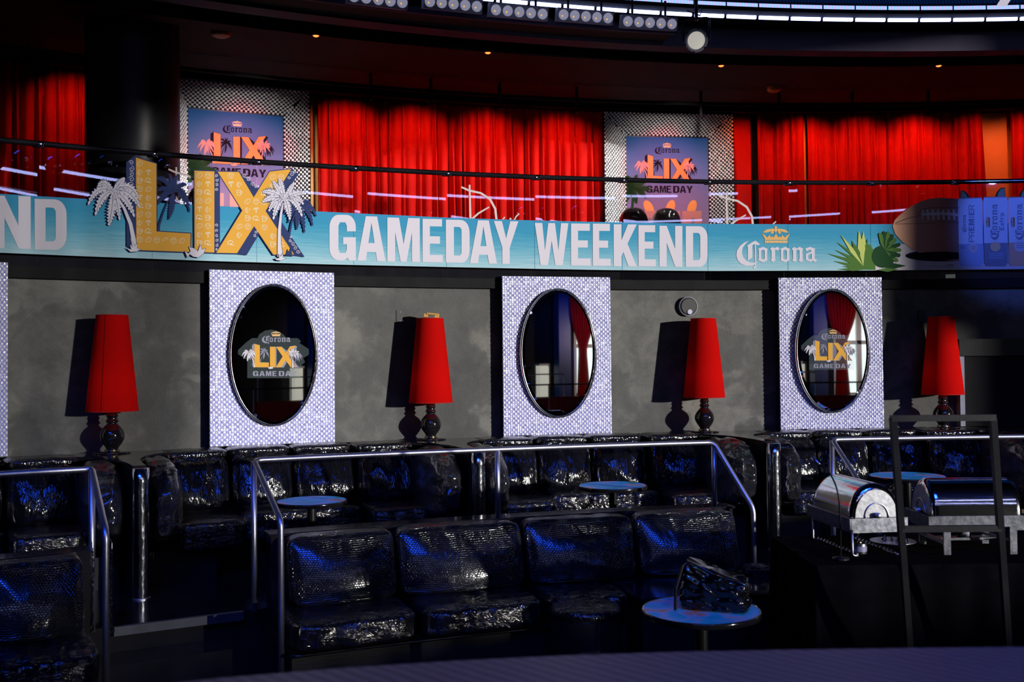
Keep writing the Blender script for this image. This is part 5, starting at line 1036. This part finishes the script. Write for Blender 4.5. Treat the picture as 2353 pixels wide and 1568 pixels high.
# low square table right of the sofa
A, B, C_, D_ = PZ(1482, 1372, .45), PZ(1782, 1358, .45), None, None; ra = 14.85; qa, qb = thx(1478, 1372, 14.1), thx(1785, 1358, 14.1)
t = thing('low_table', pol((qa + qb) / 2, 14.4, 0), 'low black square table between the long sofa and the stairs', 'table')
mk('table_top', *pbox(qa - .002, qb + .002, 14.08, 14.80, .425, .452), 'black_gloss', t)
mk('side_panel', *pbox(qa, qa + .003, 14.12, 14.78, 0, .425, 1), 'black_wood', t); mk('side_panel', *pbox(qb - .003, qb, 14.12, 14.78, 0, .425, 1), 'black_wood', t); mk('front_panel', *pbox(qa + .003, qb - .003, 14.14, 14.17, 0, .425), 'black_wood', t)
# wrapped bundle on it
a, b = thx(1722, 1330, 14.5), thx(1780, 1330, 14.5); t = thing('wrapped_bundle', pol((a + b) / 2, 14.6, .452), 'small dark plastic-wrapped bundle at the right end of the low table', 'bundle'); cushion('wrapping', a, b, 14.5, 14.72, .454, .53, 'plastic_wrap', t, n=12, k=2.6, bulge=.0, wr=.012, seed=77); cushion('contents', a + .002, b - .002, 14.54, 14.68, .456, .51, 'black_matte', t, n=8, k=4, bulge=0, wr=0)
# round ottoman
c = PZ(1345, 1388, .45); t = thing('ottoman', (c.x, c.y, 0), 'round black glossy ottoman in front of the long sofa', 'ottoman')
V, Fa = lathe([(0, .455), (.12, .456), (.21, .45), (.245, .435), (.256, .41), (.254, .385), (.25, .375)], 48); V = [Vector(v) + Vector((0, 0, .010 * noise.noise(Vector(v) * 9))) for v in V]; mk('seat', V, Fa, 'vinyl_seat', t, smooth=True, local=True, uvs=[(v[0], v[1]) for v in V])
V, Fa = lathe([(.25, .378), (.248, .2), (.246, .03), (.22, .02), (0, .02)], 48); mk('drum', V, Fa, 'black_gloss', t, smooth=True, local=True); V, Fa = lathe([(.235, 0), (.235, .02)], 40); mk('plinth', V, Fa, 'steel_dull', t, local=True)
# front cocktail table with parcel
c = P(1611.5, 1400, 5.5); ft = round_table(c, .325, c.z, 0, 'round blue printed table in the foreground carrying a plastic-wrapped parcel', 'round printed cocktail tables of the booths')
del ft['group']; ft.name = 'cocktail_table.003'
t = thing('parcel', (c.x + .06, c.y + .02, c.z), 'dark parcel in crumpled clear plastic on the foreground table', 'parcel', rz=0)
Rm = Matrix.Rotation(-.34, 3, 'Z'); base = Vector((c.x + .085, c.y + .03, c.z + .002))
n_ = 26
if n_ not in GC: GC[n_] = grid_cube(n_)
V0, Fa = GC[n_]; V = []
for v in V0:
    x, y, z = v; m_ = max(abs(x), abs(y), abs(z)); q = (abs(x) ** 8 + abs(y) ** 8 + abs(z) ** 8) ** (1 / 8); x, y, z = x * m_ / q, y * m_ / q, z * m_ / q
    top = (z + 1) / 2; nn = noise.noise(Vector((x * 2.3, y * 2.3, z * 2.3))) * .022 + noise.noise(Vector((x * 6, y * 6, z * 6 + 4))) * .012
    hx, hy, hz = .185, .125, .100; dz = -.05 * (x + .1) * top
    w_ = Vector((x * (hx + nn) * (1 - .10 * top), y * (hy + nn), (z + 1) * hz + dz + (nn if z > -.9 else 0))); V.append(base + Rm @ w_)
mk('wrapping', V, Fa, 'plastic_wrap', t, smooth=True)
fl = [base + Rm @ Vector((x * .15 + .0, y * .09, .206 - .05 * x + .01 * math.sin(5 * x + y * 3))) for y in (-1, -.3, .4, 1) for x in (-1, -.4, .2, .8, 1.15)]
mk('folded_flap', fl + [q - Vector((0, 0, .012)) for q in fl], [(j * 5 + i, j * 5 + i + 1, j * 5 + i + 6, j * 5 + i + 5) for j in range(3) for i in range(4)] + [(20 + j * 5 + i, 20 + j * 5 + i + 5, 20 + j * 5 + i + 6, 20 + j * 5 + i + 1) for j in range(3) for i in range(4)] + [(i + 1, i, 20 + i, 21 + i) for i in range(4)] + [(15 + i, 16 + i, 36 + i, 35 + i) for i in range(4)], 'plastic_wrap', t, smooth=True)
mk('strap', *tube([base + Rm @ Vector((-.2, -.13, .0)), base + Rm @ Vector((-.195, -.135, .12)), base + Rm @ Vector((-.16, -.10, .245))], .008, 8), 'black_satin', t)

# ================================================================== BUFFET
ZT = .96
bt = thing('buffet_table', (2.9, 6.2, 0), 'tall buffet table under a black floor-length cloth', 'table')
mk('cloth_top', *box(1.74, 4.6, 5.80, 6.78, ZT - .02, ZT), 'cloth_black', bt)
V = []; n_ = 220; per = []
def pr(s):
    L1, L2 = .98, 2.86
    if s < L1: return (1.74, 6.78 - s, -1, 0)
    return (1.74 + s - L1, 5.80, 0, -1)
for i in range(n_ + 1):
    s = 3.84 * i / n_; x, y, nx, ny = pr(s)
    for j in range(5):
        k = j / 4; a = (.004 + .035 * k) * math.sin(s * 23 + 2 * math.sin(s * 3)); fl_ = .03 * k; V.append((x + nx * (a + fl_), y + ny * (a + fl_), (ZT - .004) * (1 - k) + .01 * k))
mk('cloth_drape', V, [(i * 5 + j, (i + 1) * 5 + j, (i + 1) * 5 + j + 1, i * 5 + j + 1) for i in range(n_) for j in range(4)], 'cloth_black', bt, smooth=True)
for x, y in ((1.85, 6.65), (4.4, 6.65), (1.85, 5.85), (4.4, 5.85)): mk('leg', *tube([(x, y, 0), (x, y, ZT - .02)], .02, 8), 'steel_dull', bt)
def chafer(loc, rz, L, W_, label, kind):
    t = thing('chafing_dish', loc, label, 'chafing dish', 'roll-top chafing dishes', rz=rz); R_ = W_ / 2 - .012; zr = .20
    def L_(name, vf, mt, sm=False, par=None): return mk(name, vf[0], vf[1], mt, par or t, smooth=sm, local=True)
    # rolled lid
    n1, n2 = 36, 20; V = []
    for i in range(n1 + 1):
        x = -1 + 2 * i / n1; sx = (abs(x) ** 10)
        for j in range(n2 + 1):
            a = PI * j / n2; e = .035; ends = max(0, (abs(x) - (1 - e / (L / 2))) / (e / (L / 2))); rr_ = R_ * (1 - .18 * ends ** 2); V.append((x * (L / 2 - .02), -rr_ * math.cos(a), zr + .036 + rr_ * 1.25 * math.sin(a)))
    Fq = [(i * (n2 + 1) + j, (i + 1) * (n2 + 1) + j, (i + 1) * (n2 + 1) + j + 1, i * (n2 + 1) + j + 1) for i in range(n1) for j in range(n2)]; Fq += [tuple(range(n2 + 1)), tuple(reversed(range(n1 * (n2 + 1), (n1 + 1) * (n2 + 1))))]
    lid = L_('lid', (V, Fq), ['chrome', 'steel_mid']); me = lid.data; me.polygons.foreach_set('material_index', [0 if len(p.vertices) == 4 else 1 for p in me.polygons]); me.polygons.foreach_set('use_smooth', [len(p.vertices) == 4 for p in me.polygons])
    for s in (-1, 1):
        L_('pivot', cyl(Vector((s * (L / 2 - .018), 0, zr + .05)), Vector((s, 0, 0)), Vector((0, 1, 0)), Vector((0, 0, 1)), [(.016, 0), (.016, .03), (.010, .036), (0, .036)], 16), 'steel', True)
        L_('embossed_arc', tube([(s * (L / 2 - .016), .075 * math.cos(PI * i / 20), zr + .036 + .085 * math.sin(PI * i / 20)) for i in range(21)], .004, 6), 'steel', True)
    L_('frame_rim', join([box(-L / 2 - .01, L / 2 + .01, -W_ / 2 - .008, -W_ / 2 + .004, zr - .03, zr + .036), box(-L / 2 - .01, L / 2 + .01, W_ / 2 - .004, W_ / 2 + .008, zr - .03, zr + .036), box(-L / 2 - .012, -L / 2, -W_ / 2, W_ / 2, zr - .03, zr + .036), box(L / 2, L / 2 + .012, -W_ / 2, W_ / 2, zr - .03, zr + .036)]), 'steel_dull')
    L_('water_pan', box(-L / 2 + .02, L / 2 - .02, -W_ / 2 + .015, W_ / 2 - .015, zr - .055, zr + .03), 'steel_dull')
    if kind == 'wide':
        for sx in (-1, 1):
            for sy in (-1, 1): L_('leg', join([box(sx * (L / 2 - .10) - .021, sx * (L / 2 - .10) + .021, sy * W_ / 2 - .008, sy * W_ / 2 + .008, .004, zr - .03)]), 'steel_dull')
        L_('shelf_bar', box(-L / 2 + .12, L / 2 - .12, -.04, .04, .065, .08), 'steel_dull'); [L_('shelf_bar', box(s * (L / 2 - .10) - .02, s * (L / 2 - .10) + .02, -W_ / 2 + .008, W_ / 2 - .008, .065, .08), 'steel_dull') for s in (-1, 1)]
    else:
        for sy in (-1, 1):
            for sx in (-1, 1): L_('leg', tube(bend([(sx * (L / 2 - .02), sy * (W_ / 2 - .02), zr - .03), (sx * (L / 2 - .02), sy * (W_ / 2 - .02), .012), (sx * (L / 2 - .02), sy * (W_ / 2 - .055), .010)], .02), .006, 8), 'steel', True)
            pts = [(-L / 2 + .02 + (L - .04) * i / 60, sy * (W_ / 2 - .055) + .006 * math.cos(i * 1.3), .016 + .006 * math.sin(i * 1.3)) for i in range(61)]; L_('twisted_bar', tube(pts, .007, 6), 'chrome', True)
    return t
def fuel(x, y, z, label):
    V, Fa = lathe([(0, 0), (.040, 0), (.042, .006), (.042, .062), (.040, .068), (.030, .070), (.028, .064), (0, .064)], 28, (x, y, z)); t = thing('fuel_can', (x, y, z), label, 'fuel can', 'chafing fuel cans'); mk('tin', V, Fa, 'steel_dull', t, smooth=True)
    mk('burner_cap', *lathe([(.014, .066), (.014, .08), (0, .082)], 14, (x, y, z)), 'brass_edge', t, smooth=True); mk('paper_band', *lathe([(.0425, .018), (.0425, .050)], 28, (x, y, z)), 'p_grey', t, smooth=True)
c2 = P(2220, 1200, 6.22); chafer((c2.x, c2.y, ZT + .003), .0, .60, .36, 'roll-top chafing dish seen broadside, standing on strip legs', 'wide')
c1 = P(1965, 1200, 6.30); chafer((c1.x, c1.y, ZT + .003), math.radians(90 + 7), .60, .35, 'roll-top chafing dish seen end-on, left of the broadside one', 'wire')
fuel(P(1975, 1240, 6.12).x, 6.12, ZT + .003, 'fuel can under the end-on chafing dish'); q = P(2215, 1215, 6.22); fuel(q.x, 6.22, ZT + .085, 'fuel can on the shelf of the broadside chafing dish')
# serving tongs and a silver plate between them
q = PZ(2052, 1246, ZT + .01); t = thing('serving_plate', (q.x, q.y, ZT + .002), 'small steel plate with clear crystal pieces between the chafing dishes', 'plate'); mk('plate', *lathe([(0, .004), (.10, .004), (.14, .014), (.142, .017), (.10, .008), (0, .008)], 40, (q.x, q.y, ZT + .002)), 'steel', t, smooth=True)
rnd = random.Random(8); parts = []
for i in range(9): parts.append(lathe([(0, .008), (.012, .012), (.010, .03), (0, .05 * rnd.uniform(.7, 1.2))], 6, (q.x + rnd.uniform(-.08, .08), q.y + rnd.uniform(-.05, .05), ZT + .002)))
mk('crystal_pieces', *join(parts), 'chrome', t)
# gooseneck lamp
q = PZ(1932, 1287, ZT); t = thing('gooseneck_lamp', (q.x, q.y, ZT), 'thin gooseneck lamp with a chrome head leaning over the left chafing dish', 'lamp')
tp = P(1866, 1052, 6.0); k1 = P(1908, 1090, 5.9); k2 = P(1928, 1150, 5.86); pth_ = [Vector((q.x, q.y, ZT + .01)), k2, k1, P(1884, 1068, 5.95)]
cv = []
for i in range(25):
    s = i / 24 * 3; j = min(2, int(s)); u_ = s - j; a_, b_, c_, d_ = [pth_[max(0, min(3, j + o))] for o in (-1, 0, 1, 2)]; cv.append(.5 * ((2 * b_) + (c_ - a_) * u_ + (2 * a_ - 5 * b_ + 4 * c_ - d_) * u_ ** 2 + (3 * b_ - a_ - 3 * c_ + d_) * u_ ** 3))
mk('neck', *tube(cv, .005, 8), 'black_satin', t, smooth=True); mk('base', *lathe([(0, 0), (.05, 0), (.05, .01), (.01, .02), (0, .02)], 24, (q.x, q.y, ZT + .001)), 'black_satin', t, smooth=True)
mk('lamp_head', *tube([cv[-1], cv[-1] + (tp - cv[-1]) * .5, tp], [.008, .013, .014], 12), 'steel', t, smooth=True)
# orange-topped table at the right edge
c = PZ(2345, 1212, CZ - 1.14); V, Fa = lathe([(0, c.z), (.42, c.z), (.43, c.z - .01), (.43, c.z - .03), (0, c.z - .03)], 56, (c.x + .42, c.y + .38, 0)); t = thing('side_table', (c.x + .42, c.y + .38, 0), 'round orange-brown table top behind the buffet at the right edge', 'table'); mk('table_top', V, Fa, 'orange_panel', t, smooth=False); mk('stem', *lathe([(.25, 0), (.25, .02), (.04, .03), (.04, c.z - .03)], 24, (c.x + .42, c.y + .38, 0)), 'black_satin', t)
# dark tube frame stand in front of the buffet
t = thing('tube_frame', P(2165, 1500, 5.5), 'dark square-tube metal frame standing in front of the buffet', 'frame stand'); dT, dB = 5.30, 5.55
def ff(x, y): return P(x, y, dT + (dB - dT) * (y - 962) / 540)
def down(x0, y0, x1, y1): a, b = ff(x0, y0), ff(x1, y1); k = (a.z - .0) / (a.z - b.z); return a + (b - a) * k
La, Lb, Ra, Rb = ff(2052, 962), down(2052, 962, 2091, 1500), ff(2281, 960), down(2281, 960, 2318, 1500)
t.location = (La.x, Lb.y, 0); 
for nm, a, b in (('upright', La, Lb), ('upright', Ra, Rb), ('top_bar', La + Vector((-.012, 0, 0)), Ra + Vector((.012, 0, 0))), ('cross_bar', La + (Lb - La) * ((La.z - PR(2070, 1262, 1).z) / La.z if False else .33), Ra + (Rb - Ra) * .33)):
    d = (b - a).normalized(); s1 = d.cross(Vector((0, 1, 0))).normalized(); s2 = d.cross(s1); h = .0165; V = [q + s1 * i * h + s2 * j * h for q in (a, b) for i, j in ((-1, -1), (1, -1), (1, 1), (-1, 1))]
    mk(nm, V, [(3, 2, 1, 0), (4, 5, 6, 7)] + [(k, (k + 1) % 4, 4 + (k + 1) % 4, 4 + k) for k in range(4)], 'black_satin', t)
# foreground counter
pts = [PZ(x, y, 1.50) for x, y in ((300, 1582), (500, 1559), (800, 1535), (1050, 1519), (1300, 1507), (1550, 1499), (1800, 1494), (2080, 1490), (2353, 1487), (2600, 1485))]
edge = [(p.x, p.y) for p in pts]; Lp = [(x, y) for x, y in edge]; back = [(edge[-1][0], .95), (edge[0][0], .95)]
t = thing('bar_counter', (.6, 1.5, 0), 'blurred woven counter top in the foreground lit blue', 'counter'); mk('counter_top', *prism(Lp + back, 1.44, 1.50), 'counter_weave', t)
mk('counter_front', *prism([(x, y - .06) for x, y in Lp] + [(edge[-1][0], 1.0), (edge[0][0], 1.0)], 0, 1.439), 'black_wood', t)

# ================================================================== REAR SIDE OF THE ROOM (reflected in the mirrors)
def rcurt(x0, x1, xt, zt, label, seed):
    rnd = random.Random(seed); V = []; n = 60; nz = 30; Y = RY + .75
    for i in range(n + 1):
        for j in range(nz + 1):
            z = .05 + 6.0 * j / nz; k = 1 - .72 * math.exp(-((z - zt) / .9) ** 2) if z > zt else .28 + .30 * (zt - z) / zt
            u_ = i / n; x = xt + (x0 - xt) * k * (1 - u_) + (x1 - xt) * k * u_; V.append((x, Y + .07 * math.sin(i * .95 + .6 * math.sin(z)), z))
    Fa = [(i * (nz + 1) + j, (i + 1) * (nz + 1) + j, (i + 1) * (nz + 1) + j + 1, i * (nz + 1) + j + 1) for i in range(n) for j in range(nz)]
    o = mk('curtain', V, Fa, 'velvet', smooth=True, loc=((x0 + x1) / 2, Y, 0)); meta(o, label, 'curtain', 'tied curtains opposite the booths')
rcurt(13.95, 15.1, 14.45, 2.5, 'tied red curtain opposite the booths, reflected in two of the mirrors', 1)
q_ = (12.85, RY + .5, 0); t = thing('pale_pillar', q_, 'short pale pillar opposite with painted-in glow, reflected low in the mirrors', 'pillar'); mk('shaft', *box(12.68, 13.02, RY + .4, RY + .7, 0, 2.05), 'painted_glow', t); mk('cap', *box(12.64, 13.06, RY + .36, RY + .74, 2.05, 2.12), 'pale_trim', t)
t = thing('framed_poster', (13.3, RY + .1, 1.3), 'brown-framed poster with a palm opposite, reflected low in the mirrors', 'poster'); mk('frame', *join([box(13.08, 13.14, RY + .02, RY + .10, 1.25, 2.1), box(13.42, 13.48, RY + .02, RY + .10, 1.25, 2.1), box(13.14, 13.42, RY + .02, RY + .10, 2.02, 2.1), box(13.14, 13.42, RY + .02, RY + .10, 1.25, 1.33)]), 'wood_brown', t); mk('print', *box(13.14, 13.42, RY + .03, RY + .06, 1.33, 2.02), 'painted_glow', t)
for i, (x, lb) in enumerate(((10.9, 'dark red sofa opposite, reflected low in the darkest mirror'), (13.4, 'dark red sofa opposite, reflected low in the middle mirror'), (15.9, 'dark red sofa opposite, reflected low in the rightmost mirror'))):
    t = thing('lounge_sofa', (x, -9.6, 0), lb, 'sofa', 'red sofas on the opposite side')
    for k in range(2): V, Fa = box(x - 1.2 + k * 1.22, x - .02 + k * 1.22, -9.75, -9.5, .5, 1.0); mk('back_cushion', V, Fa, 'oxblood', t)
    mk('seat', *box(x - 1.2, x + 1.2, -9.5, -8.8, .2, .5), 'oxblood', t); mk('base', *box(x - 1.18, x + 1.18, -9.7, -8.85, 0, .2), 'black_matte', t)
t = thing('handrail', (9, -8, 0), 'black handrail opposite the booths, reflected across the mirrors', 'handrail', 'rails on the opposite side')
mk('top_rail', *tube([(3, -8, 1.45), (19, -8, 1.45)], .025, 8), 'black_satin', t)
for x in (4, 6.3, 8.6, 10.9, 13.2, 15.5): mk('post', *tube([(x, -8, 0), (x, -8, 1.44)], .02, 8), 'steel', t)
t = thing('handrail', (11.7, -10.6, 0), 'steel handrail further back opposite the booths, reflected in the mirrors', 'handrail', 'rails on the opposite side')
mk('top_rail', *tube(bend([(10.4, -10.6, 0), (10.4, -10.6, 1.75), (13.0, -10.6, 1.75), (13.0, -10.6, 0)], .1), .022, 8), 'steel', t); mk('post', *tube([(11.7, -10.6, 0), (11.7, -10.6, 1.74)], .02, 8), 'steel', t)

# mirror balls hanging over the dance floor (their reflections show in the balcony glass)
def mball(px, py, D, r_, label):
    g = PR(px, py, RG); v = (g - CAM); dist = v.length; th = TH(g); n = Vector((-math.sin(th), -math.cos(th), 0)); v.normalize(); rf = v - 2 * v.dot(n) * n; c = g + rf * (D - dist)
    t = thing('mirror_ball', c, label, 'mirror ball', 'mirror balls reflected in the balcony glass'); V = []; Fa = []; nu, nv = 30, 16
    for j in range(nv + 1):
        for i in range(nu): a, b = 2 * PI * i / nu, PI * j / nv; V.append(c + Vector((math.cos(a) * math.sin(b), math.sin(a) * math.sin(b), math.cos(b))) * r_)
    Fa = [(j * nu + i, (j + 1) * nu + i, (j + 1) * nu + (i + 1) % nu, j * nu + (i + 1) % nu) for j in range(nv) for i in range(nu)]; mk('mirror_facets', V, Fa, 'mirror', t)
    mk('cord', *tube([c + Vector((0, 0, r_)), Vector((c.x, c.y, 8.8))], .006, 6), 'black_satin', t)
for x, y, lb in ((12, 372, 'mirror ball reflected at the far left of the balcony glass'), (150, 372, 'mirror ball reflected left of the round column'), (275, 376, 'mirror ball reflected in front of the round column'), (1140, 492, 'mirror ball reflected above the word GAMEDAY'), (1325, 490, 'mirror ball reflected above the word WEEKEND'), (1985, 428, 'mirror ball reflected above the printed leaves'), (2130, 425, 'mirror ball reflected above the printed football')):
    mball(x, y, 19 if y < 450 else 21, .16, lb)
